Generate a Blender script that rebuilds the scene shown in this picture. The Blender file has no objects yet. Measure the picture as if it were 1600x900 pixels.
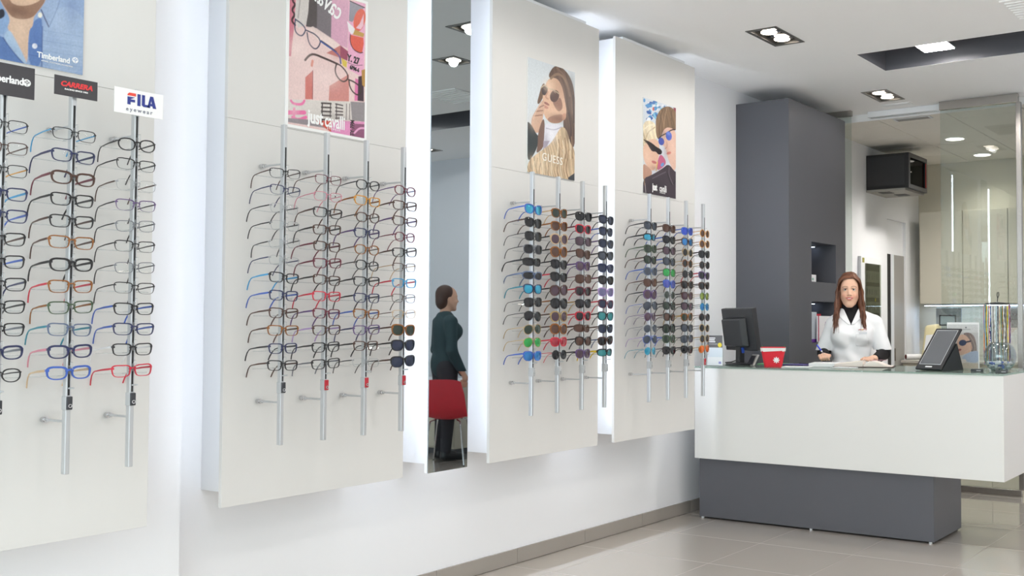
import bpy, bmesh, math, random
import numpy as np
from mathutils import Vector, Matrix

random.seed(11)
rng = np.random.default_rng(7)
SC = bpy.context.scene
COL = SC.collection
PI = math.pi
R = math.radians

# ------------------------------------------------------------------ camera
CAM_POS = Vector((3.8639, 0.0, 1.325))
YAW, PITCH, ROLL = R(31.1498), R(1.9229), R(0.0262)
F_PX, PP_X = 1618.4951, 1100.0          # focal length and principal point, 1600 px wide frame
cam_d = bpy.data.cameras.new('camera')
cam_o = bpy.data.objects.new('camera', cam_d)
COL.objects.link(cam_o)
fw = Vector((-math.sin(YAW) * math.cos(PITCH), math.cos(YAW) * math.cos(PITCH), math.sin(PITCH)))
rt = Vector((math.cos(YAW), math.sin(YAW), 0))
up = rt.cross(fw)
rt2 = rt * math.cos(ROLL) + up * math.sin(ROLL)
up2 = rt2.cross(fw)
mw = Matrix((rt2, up2, -fw)).transposed().to_4x4()
mw.translation = CAM_POS
cam_o.matrix_world = mw
cam_d.sensor_width = 36.0
cam_d.lens = F_PX / 1600 * 36
cam_d.shift_x = -(PP_X - 800) / 1600
cam_d.clip_start = 0.05
SC.camera = cam_o

# ------------------------------------------------------------------ view, world, daylight
SC.view_settings.view_transform = 'Standard'
SC.view_settings.look = 'None'
SC.view_settings.gamma = 1.0
SC.view_settings.use_curve_mapping = False
SC.view_settings.exposure = -0.58
SC.cycles.use_denoising = True
SC.cycles.max_bounces = 10
SC.cycles.diffuse_bounces = 6
SC.cycles.glossy_bounces = 5
SC.cycles.transparent_max_bounces = 24
SC.cycles.sample_clamp_indirect = 6.0
SC.cycles.caustics_reflective = False
SC.cycles.caustics_refractive = False
W = bpy.data.worlds.new('world')
SC.world = W
W.use_nodes = True
bg = W.node_tree.nodes['Background']
bg.inputs['Color'].default_value = (0.88, 0.94, 1.0, 1)
DAYLIGHT = 10.5
bg.inputs['Strength'].default_value = DAYLIGHT
por = bpy.data.lights.new('shopfront_daylight', 'AREA')        # light portal in the shop window
por.shape = 'RECTANGLE'; por.size = 5.2; por.size_y = 2.75
por.cycles.is_portal = True
po = bpy.data.objects.new('shopfront_daylight', por)
COL.objects.link(po)
po.location = (2.8, -2.55, 1.5)
po.rotation_euler = (R(90), 0, 0)
LAMP_W = 19.0          # each ceiling lamp head
LED_STRIP = 22.0       # emission of the strips behind the wall panels

# ------------------------------------------------------------------ helpers
def lin(c):
    return tuple(((x / 255) / 12.92 if x / 255 <= .04045 else ((x / 255 + .055) / 1.055) ** 2.4) for x in c)

MATS = {}
def mat(name, rgb, rough=.5, metal=0., spec=.5, var=0., scale=8., bump=0., bscale=60., coat=0., stretch=None, emit=None, estr=0.):
    if name in MATS:
        return MATS[name]
    m = bpy.data.materials.new(name)
    m.use_nodes = True
    nt = m.node_tree
    b = nt.nodes['Principled BSDF']
    c = lin(rgb)
    b.inputs['Base Color'].default_value = (*c, 1)
    b.inputs['Roughness'].default_value = rough
    b.inputs['Metallic'].default_value = metal
    b.inputs['Specular IOR Level'].default_value = spec
    b.inputs['Coat Weight'].default_value = coat
    b.inputs['Coat Roughness'].default_value = .015
    b.inputs['Coat IOR'].default_value = 1.6
    if emit:
        b.inputs['Emission Color'].default_value = (*lin(emit), 1)
        b.inputs['Emission Strength'].default_value = estr
    tc = nt.nodes.new('ShaderNodeTexCoord')
    mp = nt.nodes.new('ShaderNodeMapping')
    nt.links.new(tc.outputs['Object'], mp.inputs['Vector'])
    if stretch:
        mp.inputs['Scale'].default_value = stretch
    n = nt.nodes.new('ShaderNodeTexNoise')
    n.inputs['Scale'].default_value = scale
    n.inputs['Detail'].default_value = 4
    nt.links.new(mp.outputs['Vector'], n.inputs['Vector'])
    mx = nt.nodes.new('ShaderNodeMix')
    mx.data_type = 'RGBA'
    mx.inputs[6].default_value = (*[x * (1 - var) for x in c], 1)
    mx.inputs[7].default_value = (*[min(1, x * (1 + var)) for x in c], 1)
    nt.links.new(n.outputs['Fac'], mx.inputs[0])
    nt.links.new(mx.outputs[2], b.inputs['Base Color'])
    if bump:
        n2 = nt.nodes.new('ShaderNodeTexNoise')
        n2.inputs['Scale'].default_value = bscale
        nt.links.new(mp.outputs['Vector'], n2.inputs['Vector'])
        bp = nt.nodes.new('ShaderNodeBump')
        bp.inputs['Strength'].default_value = bump
        bp.inputs['Distance'].default_value = .002
        nt.links.new(n2.outputs['Fac'], bp.inputs['Height'])
        nt.links.new(bp.outputs['Normal'], b.inputs['Normal'])
    MATS[name] = m
    return m

def glass_mat(name, tint, refl=.05, power=5., rough=.0, opacity=0., body=(200, 200, 200)):
    """thin clear sheet: transparent with a Schlick mirror on top; optional body colour share"""
    if name in MATS:
        return MATS[name]
    m = bpy.data.materials.new(name)
    m.use_nodes = True
    nt = m.node_tree
    nt.nodes.remove(nt.nodes['Principled BSDF'])
    out = nt.nodes['Material Output']
    tr = nt.nodes.new('ShaderNodeBsdfTransparent')
    tr.inputs['Color'].default_value = (*lin(tint), 1)
    gl = nt.nodes.new('ShaderNodeBsdfGlossy')
    gl.inputs['Roughness'].default_value = rough
    lw = nt.nodes.new('ShaderNodeLayerWeight')
    lw.inputs['Blend'].default_value = .5
    pw = nt.nodes.new('ShaderNodeMath'); pw.operation = 'POWER'
    pw.inputs[1].default_value = power
    nt.links.new(lw.outputs['Facing'], pw.inputs[0])
    ma = nt.nodes.new('ShaderNodeMath'); ma.operation = 'MULTIPLY_ADD'
    ma.inputs[1].default_value = 1 - refl
    ma.inputs[2].default_value = refl
    nt.links.new(pw.outputs[0], ma.inputs[0])
    base = tr
    if opacity > 0:
        df = nt.nodes.new('ShaderNodeBsdfDiffuse')
        df.inputs['Color'].default_value = (*lin(body), 1)
        m0 = nt.nodes.new('ShaderNodeMixShader')
        m0.inputs[0].default_value = opacity
        nt.links.new(tr.outputs[0], m0.inputs[1])
        nt.links.new(df.outputs[0], m0.inputs[2])
        base = m0
    mix = nt.nodes.new('ShaderNodeMixShader')
    nt.links.new(ma.outputs[0], mix.inputs[0])
    nt.links.new(base.outputs[0], mix.inputs[1])
    nt.links.new(gl.outputs[0], mix.inputs[2])
    nt.links.new(mix.outputs[0], out.inputs['Surface'])
    MATS[name] = m
    return m

def emit_mat(name, rgb, strength):
    if name in MATS:
        return MATS[name]
    m = bpy.data.materials.new(name)
    m.use_nodes = True
    nt = m.node_tree
    nt.nodes.remove(nt.nodes['Principled BSDF'])
    e = nt.nodes.new('ShaderNodeEmission')
    e.inputs['Color'].default_value = (*lin(rgb), 1)
    e.inputs['Strength'].default_value = strength
    nt.links.new(e.outputs[0], nt.nodes['Material Output'].inputs['Surface'])
    MATS[name] = m
    return m

def attr_mat(name, attr, rough=.35, spec=.4):
    if name in MATS:
        return MATS[name]
    m = bpy.data.materials.new(name)
    m.use_nodes = True
    nt = m.node_tree
    a = nt.nodes.new('ShaderNodeAttribute')
    a.attribute_name = attr
    b = nt.nodes['Principled BSDF']
    b.inputs['Roughness'].default_value = rough
    b.inputs['Specular IOR Level'].default_value = spec
    nt.links.new(a.outputs['Color'], b.inputs['Base Color'])
    MATS[name] = m
    return m

def tag(o, label=None, cat=None, group=None, kind=None):
    if label: o['label'] = label
    if cat: o['category'] = cat
    if group: o['group'] = group
    if kind: o['kind'] = kind
    return o

def link(name, me, parent=None, loc=None, rot=None):
    o = bpy.data.objects.new(name, me)
    COL.objects.link(o)
    if parent is not None: o.parent = parent
    if loc is not None: o.location = loc
    if rot is not None: o.rotation_euler = rot
    return o

def thing(name, label, cat, loc=(0, 0, 0), rotz=0., group=None):
    o = bpy.data.objects.new(name, None)
    o.empty_display_size = .05
    COL.objects.link(o)
    o.location = loc
    o.rotation_euler = (0, 0, rotz)
    return tag(o, label, cat, group)

class MB:
    """collects shapes, then builds ONE mesh"""
    def __init__(s):
        s.v = []; s.f = []
    def add(s, vs, fs):
        n = len(s.v)
        s.v += [tuple(map(float, p)) for p in vs]
        s.f += [tuple(i + n for i in f) for f in fs]
        return s
    def box(s, x0, x1, y0, y1, z0, z1):
        vs = [(x, y, z) for x in (x0, x1) for y in (y0, y1) for z in (z0, z1)]
        return s.add(vs, [(0, 1, 3, 2), (4, 6, 7, 5), (0, 4, 5, 1), (2, 3, 7, 6), (0, 2, 6, 4), (1, 5, 7, 3)])
    def hexa(s, bottom, top):
        return s.add(list(bottom) + list(top), [(3, 2, 1, 0), (4, 5, 6, 7)] + [(i, (i + 1) % 4, 4 + (i + 1) % 4, 4 + i) for i in range(4)])
    def prism(s, poly, h, axis='x', base=0.):
        """poly of 2D points; extruded from base to base+h along axis (x: poly=(y,z); y: (x,z); z: (x,y))"""
        def p3(p, a):
            return {'x': (a, p[0], p[1]), 'y': (p[0], a, p[1]), 'z': (p[0], p[1], a)}[axis]
        n = len(poly)
        vs = [p3(p, base) for p in poly] + [p3(p, base + h) for p in poly]
        return s.add(vs, [tuple(range(n))[::-1], tuple(range(n, 2 * n))] + [(i, (i + 1) % n, n + (i + 1) % n, n + i) for i in range(n)])
    def tube(s, path, r, n=8, closed=False, cap=True):
        P = [Vector(p) for p in path]
        rs = r if hasattr(r, '__len__') else [r] * len(P)
        N = len(P)
        ref = None
        rings = []
        for i, p in enumerate(P):
            a = P[(i - 1) % N] if (closed or i > 0) else p
            b = P[(i + 1) % N] if (closed or i < N - 1) else p
            t = (b - a)
            t = t.normalized() if t.length > 1e-9 else Vector((0, 0, 1))
            if ref is None:
                ref = t.orthogonal().normalized()
            ref = (ref - t * ref.dot(t))
            ref = ref.normalized() if ref.length > 1e-6 else t.orthogonal().normalized()
            bi = t.cross(ref)
            rings.append([p + (ref * math.cos(2 * PI * k / n) + bi * math.sin(2 * PI * k / n)) * rs[i] for k in range(n)])
        vs = [q for ring in rings for q in ring]
        fs = []
        for i in range(N if closed else N - 1):
            j = (i + 1) % N
            for k in range(n):
                l = (k + 1) % n
                fs.append((i * n + k, i * n + l, j * n + l, j * n + k))
        if cap and not closed:
            fs.append(tuple(range(n))[::-1]); fs.append(tuple((N - 1) * n + k for k in range(n)))
        return s.add(vs, fs)
    def cyl(s, a, b, r, n=12, r2=None):
        return s.tube([a, b], [r, r if r2 is None else r2], n)
    def lathe(s, prof, n=24, c=(0, 0, 0), closed=False):
        """profile of (radius, z) about the z axis"""
        vs = []; fs = []
        for (r, z) in prof:
            for k in range(n):
                vs.append((c[0] + max(r, 1e-5) * math.cos(2 * PI * k / n), c[1] + max(r, 1e-5) * math.sin(2 * PI * k / n), c[2] + z))
        m = len(prof)
        for i in range(m if closed else m - 1):
            j = (i + 1) % m
            for k in range(n):
                l = (k + 1) % n
                fs.append((i * n + k, i * n + l, j * n + l, j * n + k))
        if not closed:
            fs.append(tuple(range(n))[::-1]); fs.append(tuple((m - 1) * n + k for k in range(n)))
        return s.add(vs, fs)
    def sweep_rect(s, path, na, nb, ta, tb, closed=False):
        """rectangular section: half sizes ta along na[i], tb along nb[i]"""
        N = len(path)
        vs = []
        for i in range(N):
            p = Vector(path[i]); a = Vector(na[i]); b = Vector(nb[i])
            x = ta[i] if hasattr(ta, '__len__') else ta
            y = tb[i] if hasattr(tb, '__len__') else tb
            vs += [p + a * x + b * y, p + a * x - b * y, p - a * x - b * y, p - a * x + b * y]
        fs = []
        for i in range(N if closed else N - 1):
            j = (i + 1) % N
            for k in range(4):
                l = (k + 1) % 4
                fs.append((i * 4 + k, i * 4 + l, j * 4 + l, j * 4 + k))
        if not closed:
            fs.append((0, 1, 2, 3)); fs.append(tuple((N - 1) * 4 + k for k in (3, 2, 1, 0)))
        return s.add(vs, fs)
    def mesh(s, name, smooth=None, bevel=0., seg=2):
        me = bpy.data.meshes.new(name)
        me.from_pydata(s.v, [], s.f)
        bm = bmesh.new(); bm.from_mesh(me)
        bmesh.ops.recalc_face_normals(bm, faces=bm.faces)
        if bevel:
            es = [e for e in bm.edges if len(e.link_faces) == 2 and e.calc_face_angle(0) > .6]
            bmesh.ops.bevel(bm, geom=es, offset=bevel, segments=seg, affect='EDGES', profile=.5, clamp_overlap=True)
        bm.to_mesh(me); bm.free()
        if smooth is not None:
            me.polygons.foreach_set('use_smooth', [True] * len(me.polygons))
            me.set_sharp_from_angle(angle=R(smooth))
        return me
    def build(s, name, material, parent=None, loc=None, rot=None, smooth=None, bevel=0., seg=2):
        me = s.mesh(name, smooth, bevel, seg)
        if material: me.materials.append(material)
        return link(name, me, parent, loc, rot)

def text_mesh(body, size, offset=0., shear=0., spacing=1., extrude=0.0006, align='CENTER', sx=1.):
    cu = bpy.data.curves.new('lettering', 'FONT')
    cu.body = body; cu.size = size; cu.offset = offset; cu.shear = shear
    cu.space_character = spacing; cu.extrude = extrude
    cu.align_x = align; cu.align_y = 'CENTER'; cu.resolution_u = 3
    o = bpy.data.objects.new('lettering', cu)
    COL.objects.link(o)
    bpy.context.view_layer.update()
    me = bpy.data.meshes.new_from_object(o.evaluated_get(bpy.context.evaluated_depsgraph_get()))
    bpy.data.objects.remove(o)
    bpy.data.curves.remove(cu)
    n = len(me.vertices)
    co = np.empty(n * 3); me.vertices.foreach_get('co', co); co = co.reshape(-1, 3)
    co[:, 0] *= sx
    me.vertices.foreach_set('co', co.ravel())
    me.materials.clear()
    return me

FACE_X = Matrix(((0, 0, 1), (1, 0, 0), (0, 1, 0)))      # text x -> +y, text y -> +z, normal -> +x
FACE_MY = Matrix(((1, 0, 0), (0, 0, -1), (0, 1, 0)))    # text x -> +x, text y -> +z, normal -> -y
def lettering(body, size, material, parent, loc, face=FACE_X, rot=0., name='lettering', **kw):
    me = text_mesh(body, size, **kw)
    me.materials.append(material)
    o = link(name, me, parent)
    mtx = (face @ Matrix.Rotation(rot, 3, 'Z')).to_4x4()
    mtx.translation = Vector(loc)
    o.matrix_local = mtx
    return o

def struct(name, mb, material, **kw):
    return tag(mb.build(name, material, **kw), kind='structure')

# ------------------------------------------------------------------ materials of the shell
M_WALL = mat('white_wall_paint', (240, 241, 244), .55, spec=.3, var=.012, scale=3., bump=.03)
M_CEIL = mat('white_ceiling_paint', (250, 250, 251), .7, spec=.2, var=.01, scale=2.)
M_TILE = mat('taupe_polished_tile', (198, 189, 180), .16, spec=.5, coat=1., var=.025, scale=2.2)
M_GROUT = mat('pale_grout', (190, 181, 172), .8, var=.05)
M_SKIRT = mat('taupe_skirting_tile', (158, 151, 144), .2, var=.03, scale=5.)
M_DARK = mat('anthracite_laminate', (88, 89, 95), .42, spec=.4, var=.02, scale=6., bump=.02)
M_BOARD = mat('pale_panel_laminate', (219, 218, 216), .42, spec=.35, var=.012, scale=2.5, stretch=(6, 6, .5))
M_BOX = mat('white_lacquer', (238, 240, 243), .35, spec=.4, var=.006)
M_COUNTER = mat('warm_white_lacquer', (224, 224, 222), .3, spec=.45, var=.006)
M_STEEL = mat('brushed_steel', (176, 172, 168), .25, metal=1., var=.04, scale=30., stretch=(1, 1, .05))
M_CHROME = mat('chrome', (214, 214, 216), .08, metal=1., var=.01)
M_ALU = mat('satin_aluminium', (202, 205, 208), .34, metal=.7, var=.02, scale=20., stretch=(4, 4, .1))
M_BLACK = mat('black_plastic', (34, 35, 38), .38, var=.04, scale=20.)
M_SLOT = mat('slot_black', (26, 27, 30), .5, var=.03)
M_GREYWALL = mat('light_grey_wall', (222, 225, 231), .5, var=.012, scale=3.)
M_BEIGE = mat('beige_laminate', (198, 193, 178), .4, var=.015, scale=3.)
M_DOORGREY = mat('grey_door_paint', (158, 156, 152), .4, var=.02)
M_GLASS = glass_mat('clear_glass', (244, 248, 246), .07, 4.)
M_GREENGLASS = glass_mat('green_edge_glass', (226, 240, 234), .05, 8., opacity=.28, body=(206, 224, 216))
M_ACRYL = glass_mat('clear_acrylic', (249, 251, 252), .08, 2.5, opacity=.05, body=(245, 248, 250))
M_MIRROR = mat('mirror_silver', (176, 184, 187), .012, metal=1., var=.004)
M_LED = emit_mat('led_strip', (236, 244, 255), LED_STRIP)
M_LAMP = emit_mat('lamp_glow', (255, 240, 222), 12.)
M_PANEL_LIGHT = emit_mat('light_panel_glow', (255, 250, 244), 140.)
M_WHITE = mat('white_print', (244, 244, 244), .5, var=.005)
M_PAPER = mat('white_paper', (236, 236, 238), .7, var=.01)

ZC = 3.098          # shop ceiling
ZB = 3.058          # back room ceiling
Y0, YP, YB = -2.6, 8.2, 10.97
XR = 5.6

# ------------------------------------------------------------------ floor and skirting
fl = struct('floor', MB().box(-.15, XR + .15, Y0 - .2, YB + .1, -.12, -.004), M_GROUT)
G = .0025
tile_me = MB().box(G / 2, .6 - G / 2, G / 2, .605 - G / 2, -.008, 0).mesh('tile', bevel=.0008, seg=1)
tile_me.materials.append(M_TILE)
ys = [5.545 + .605 * k for k in range(-14, 10)]
for i in range(-1, 10):
    for y in ys:
        x = .307 + .599 * i
        if x > XR or y > YB or y + .6 < Y0: continue
        if i == -1:
            if 'edge_me' not in globals():
                edge_me = MB().box(.293 + G, .6 - G / 2, G / 2, .605 - G / 2, -.008, 0).mesh('tile', bevel=.0008, seg=1)
                edge_me.materials.append(M_TILE)
            link('tile', edge_me, fl, (x, y, 0))
        else:
            link('tile', tile_me, fl, (x, y, 0))
bb = bpy.data.objects.new('baseboard_left', None); COL.objects.link(bb); tag(bb, kind='structure')
sk_me = MB().box(.0005, .011, G / 2, .604 - G / 2, .002, .0825).mesh('skirting_tile', bevel=.0015, seg=1)
sk_me.materials.append(M_SKIRT)
for k in range(-8, 7):
    y = 4.391 + .604 * k
    if y < 2.37 or y > 6.3: continue
    link('skirting_tile', sk_me, bb, (0, y, 0))

# ------------------------------------------------------------------ walls
wl = MB()
wl.box(-.15, 0, Y0, 10.01, 0, 3.3).box(-.15, 0, 10.55, YB, 0, 3.3).box(-.15, 0, 10.01, 10.55, 2.39, 3.3)
struct('wall_left', wl, M_WALL)
struct('wall_column', MB().box(.0005, .10, Y0, 2.367, 0, ZC - .001), M_WALL)
struct('wall_right', MB().box(XR, XR + .15, Y0, YB, 0, 3.3), M_WALL)
struct('wall_rear', MB().box(0, XR, YB, YB + .15, 0, 3.3), M_BEIGE)
wb = MB().box(1.872, XR, YP - .03, YP + .08, 0, ZC)
struct('wall_back', wb, M_GREYWALL)
struct('wall_room', MB().box(3.0, 3.1, YP + .08, YB, 0, ZB + .1), M_WALL)
# shop front behind the photographer
wf = MB().box(0, .25, Y0 - .15, Y0, 0, 3.3).box(5.35, XR, Y0 - .15, Y0, 0, 3.3).box(.25, 5.35, Y0 - .15, Y0, 2.85, 3.3).box(.25, 5.35, Y0 - .15, Y0, 0, .12)
struct('wall_front', wf, M_WALL)
w1 = bpy.data.objects.new('window_1', None); COL.objects.link(w1); tag(w1, kind='structure')
fr = MB()
for x in (.25, 1.92, 3.62, 5.31): fr.box(x, x + .045, Y0 - .1, Y0 - .04, .12, 2.85)
fr.box(.25, 5.35, Y0 - .1, Y0 - .04, .12, .17).box(.25, 5.35, Y0 - .1, Y0 - .04, 2.8, 2.85)
fr.build('window_frame', M_STEEL, w1)
for x0, x1 in ((.3, 1.915), (1.97, 3.615), (3.67, 5.3)):
    MB().box(x0, x1, Y0 - .075, Y0 - .065, .175, 2.795).build('pane', M_GLASS, w1)

def slab(x0, x1, y0, y1, z0, z1, holes):
    xs = sorted({x0, x1, *[h[0] for h in holes], *[h[1] for h in holes]})
    yy = sorted({y0, y1, *[h[2] for h in holes], *[h[3] for h in holes]})
    mb = MB()
    for a, b in zip(xs, xs[1:]):
        run = None
        for c, d in zip(yy, yy[1:]):
            cx, cy = (a + b) / 2, (c + d) / 2
            hole = any(h[0] < cx < h[1] and h[2] < cy < h[3] for h in holes)
            if hole:
                if run: mb.box(a, b, run[0], run[1], z0, z1)
                run = None
            else:
                run = (run[0], d) if run else (c, d)
        if run: mb.box(a, b, run[0], run[1], z0, z1)
    return mb

DOUBLES = [(.952, 5.672, 0), (.905, 7.598, 0), (.98, 3.72, 0), (1.0, 1.8, 0), (3.0, 3.7, 0), (3.0, 1.8, 0), (3.0, 5.4, 0), (4.6, 3.7, 0), (4.6, 1.8, 0), (4.6, 5.4, 0), (4.6, 7.5, 0), (3.1, 7.6, 0), (3.0, 0., 0), (1.0, -.1, 0), (4.6, 0., 0)]  # first two pairs are seen; the rest are unseen, added to light the shop
SINGLES = [(1.75, 5.08), (1.1, 4.56)]
SLOT = (1.212, 4.9, 6.338, 6.856)
HX, HY, HS = .093, .187, .09
holes = [(x - HX, x + HX, y - HY, y + HY) for x, y, _ in DOUBLES] + [(x - HS, x + HS, y - HS, y + HS) for x, y in SINGLES] + [SLOT]
struct('ceiling', slab(0, XR, Y0, YP, ZC, ZC + .16, holes), M_CEIL)
# sunken dark channel with light panels
sl = MB()
x0, x1, y0, y1 = SLOT
sl.box(x0 - .01, x1 + .01, y0 - .01, y1 + .01, ZC + .155, ZC + .17)
sl.box(x0 - .012, x0 + .002, y0, y1, ZC + .001, ZC + .16).box(x1 - .002, x1 + .012, y0, y1, ZC + .001, ZC + .16)
sl.box(x0, x1, y0 - .012, y0 + .002, ZC + .001, ZC + .16).box(x0, x1, y1 - .002, y1 + .012, ZC + .001, ZC + .16)
struct('trim_1', sl, M_DARK)
for k, x in enumerate((1.585, 2.75, 3.9)):
    t = thing('light_panel', ['square light panel in the dark ceiling channel above the counter', 'square light panel midway along the dark ceiling channel', 'square light panel at the right end of the dark ceiling channel'][k], 'lamp', (x + .08, 6.575, ZC + .045), group='light panels in the ceiling channel')
    MB().box(-.108, .108, -.105, .105, 0, .008).build('frame', M_ALU, t, bevel=.002)
    MB().box(-.09, .09, -.085, .085, .0082, .109).build('housing', M_DARK, t)
    MB().box(-.1, .1, -.097, .097, -.004, -.0002).build('diffuser', M_PANEL_LIGHT, t)

# recessed lamps
def lamp_head(parent, y, power=1.):
    rf = MB().lathe([(.074, .0), (.072, .012), (.045, .05), (.02, .06), (.018, .058), (.042, .047), (.066, .012), (.066, .001)], 24).build('reflector', M_CHROME, parent, (0, y, .015), smooth=40)
    MB().lathe([(.0, -.004), (.03, -.002), (.05, .002), (.05, .006), (.0, .006)], 24).build('bulb', M_LAMP, rf, (0, 0, -.016), smooth=60)
    ring = MB().lathe([(.078, .004), (.086, .004), (.086, .02), (.078, .02)], 24, closed=True).build('gimbal_ring', M_BLACK, parent, (0, y, .012), smooth=40)
    L = bpy.data.lights.new('lamp_light', 'SPOT')
    L.energy = LAMP_W * power
    L.spot_size = R(165); L.spot_blend = .5; L.shadow_soft_size = .03
    L.color = (1., .97, .93)
    lo = bpy.data.objects.new('lamp_light', L); COL.objects.link(lo)
    lo.parent = parent; lo.location = (0, y, -.010)
ORD = ['first', 'second', 'third', 'fourth', 'fifth', 'sixth', 'seventh', 'eighth', 'ninth', 'tenth', 'eleventh', 'twelfth', 'thirteenth', 'fourteenth']
M_FRAME = mat('grey_lamp_frame', (120, 118, 114), .35, metal=.6, var=.03)
def recessed(x, y, hx, hy, heads, label, group, power=1.):
    t = thing('recessed_ceiling_lamp', label, 'lamp', (x, y, ZC), group=group)
    f = MB()
    o = .012
    f.box(-hx - o, hx + o, -hy - o, -hy + .012, -.004, 0).box(-hx - o, hx + o, hy - .012, hy + o, -.004, 0)
    f.box(-hx - o, -hx + .012, -hy + .012, hy - .012, -.004, 0).box(hx - .012, hx + o, -hy + .012, hy - .012, -.004, 0)
    f.build('frame', M_FRAME, t)
    h = MB().box(-hx, hx, -hy, hy, .13, .135)
    h.box(-hx, -hx + .003, -hy, hy, .0005, .13).box(hx - .003, hx, -hy, hy, .0005, .13).box(-hx, hx, -hy, -hy + .003, .0005, .13).box(-hx, hx, hy - .003, hy, .0005, .13)
    h.build('housing', M_FRAME, t)
    for yy in heads: lamp_head(t, yy, power)
LAMPLAB = ['', ''] + ['added unseen twin spotlight in ceiling ' + q for q in ('facing the mirror and fur coat panel', 'facing the denim shirt panel', 'in mid-shop level with the mirror', 'in mid-shop level with the denim shirt panel',
    'in mid-shop just before the dark channel', 'by the right wall level with the mirror', 'by the right wall level with the denim shirt panel', 'by the right wall before the dark channel', 'by the right wall beyond the dark channel',
    'in mid-shop beyond the dark channel', 'in mid-shop above the photographer', 'by the left wall nearest the shop window', 'by the right wall nearest the shop window')]
for k, (x, y, _) in enumerate(DOUBLES):
    lab = LAMPLAB[k] if k > 1 else {0: 'recessed twin spotlight in the ceiling above the counter front', 1: 'recessed twin spotlight in the ceiling beside the dark pillar'}[k]
    recessed(x, y, HX, HY, (-.088, .088), lab, "twin spotlights in the ceiling", {1: .35, 2: .6, 3: .35, 13: .35}.get(k, 1.))
for k, (x, y) in enumerate(SINGLES):
    recessed(x, y, HS, HS, (0,), ['recessed single spotlight seen low in the mirror', 'recessed single spotlight seen at the mirror right edge'][k], 'single spotlights in the ceiling')
# flat hatch and air grille in the ceiling
t = thing('ceiling_hatch', 'white rectangular ceiling hatch near the glass partition', 'hatch', (.882, 7.96, ZC))
MB().box(-.123, .123, -.044, .044, -.005, 0).build('frame', M_CEIL, t, bevel=.001)
MB().box(-.105, .105, -.03, .03, -.0075, -.0052).build('cover', M_BOX, t)
t = thing('air_grille', 'white louvred air grille in the ceiling seen in the mirror', 'vent', (2.53, 5.88, ZC))
MB().box(-.2, .2, -.2, .2, -.008, 0).build('frame', M_CEIL, t)
for k in range(8): MB().box(-.18, .18, -.17 + k * .047, -.155 + k * .047, -.014, -.0085).build('slat', M_CEIL, t)

# ------------------------------------------------------------------ dark pillar with lit niches
PX, PY0, PY1, PZ = .45, 6.863, 7.905, 2.993
NY0, NY1, ND = 7.25, 7.708, .30
N1, N2 = (1.643, 1.952), (1.172, 1.49)
pl = MB()
pl.box(.0005, PX, PY0, NY0, 0, PZ).box(.0005, PX, NY1, PY1, 0, PZ).box(.0005, PX - ND, NY0, NY1, 0, PZ)
for a, b in ((0, N2[0]), (N2[1], N1[0]), (N1[1], PZ)): pl.box(PX - ND, PX, NY0, NY1, a, b)
struct('wall_pillar', pl, M_DARK)
for k, (a, b) in enumerate((N1, N2)):
    t = thing('niche_light', ['small light strip in the upper niche of the dark pillar', 'small light strip in the lower niche of the dark pillar'][k], 'lamp', (PX - .2, NY1 - .06, b - .001), group='niche lights')
    MB().box(-.04, .04, -.02, .02, -.01, 0).build('housing', M_ALU, t)
    MB().box(-.034, .034, -.014, .014, -.013, -.0102).build('diffuser', emit_mat('niche_glow', (210, 228, 255), 12.), t)

# ------------------------------------------------------------------ glass partition and back room
gp = thing('glass_partition', 'frameless clear glass partition with steel rails behind the counter', 'partition', (1.21, 8.06, 0))
MB().box(.0, .60, -.005, .005, .05, 3.03).build('pane', M_GLASS, gp)
MB().box(-.005, .62, -.02, .02, 3.03, 3.097).build('top_rail', M_STEEL, gp, bevel=.002)
MB().box(.0, .62, -.02, .02, .001, .05).build('bottom_rail', M_STEEL, gp, bevel=.002)
MB().box(.602, .64, -.02, .02, .05, 3.03).build('post', M_STEEL, gp, bevel=.002)
gs = thing('glass_side_screen', 'narrow fixed glass strip beside the dark pillar', 'partition', (.30, 8.0, 0))
MB().box(-.29, .166, -.005, .005, .02, 3.05).build('pane', M_GLASS, gs)
MB().box(-.29, .17, -.02, .02, 3.05, 3.097).build('top_rail', M_STEEL, gs, bevel=.002)
rl = thing('sliding_door_rail', 'white sliding door rail above the open doorway', 'rail', (.56, 8.15, 3.05))
MB().box(0, .63, -.03, .03, 0, .047).build('casing', M_BOX, rl, bevel=.004)
MB().box(.02, .61, -.008, .008, -.006, -.0005).build('track', M_ALU, rl)

cb = tag(bpy.data.objects.new('ceiling_back', None), kind='structure'); COL.objects.link(cb)
MB().box(0, 3.0, YP + .001, YB, ZB + .012, ZB + .06).build('grid_backing', M_DOORGREY, cb)
ct_me = MB().box(.004, .589, .004, .593, -.002, .012).mesh('ceiling_tile', bevel=.003, seg=1)
ct_me.materials.append(mat('mineral_ceiling_tile', (232, 229, 222), .8, var=.02, scale=12., bump=.1, bscale=200.))
for i in range(0, 5):
    for j in range(-1, 5):
        y = 8.567 + .597 * j
        if y + .59 > YB: continue
        if j == -1:
            if 'ct_cut' not in globals():
                ct_cut = MB().box(.004, .589, .235, .593, -.002, .012).mesh('ceiling_tile', bevel=.003, seg=1)
                ct_cut.materials.append(MATS['mineral_ceiling_tile'])
            link('ceiling_tile', ct_cut, cb, (-.014 + .593 * i, y, ZB))
        else:
            link('ceiling_tile', ct_me, cb, (-.014 + .593 * i, y, ZB))
struct('trim_2', MB().box(0, 3.0, YP - .0, YP + .02, ZB - .02, ZC + .05), M_CEIL)
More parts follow.
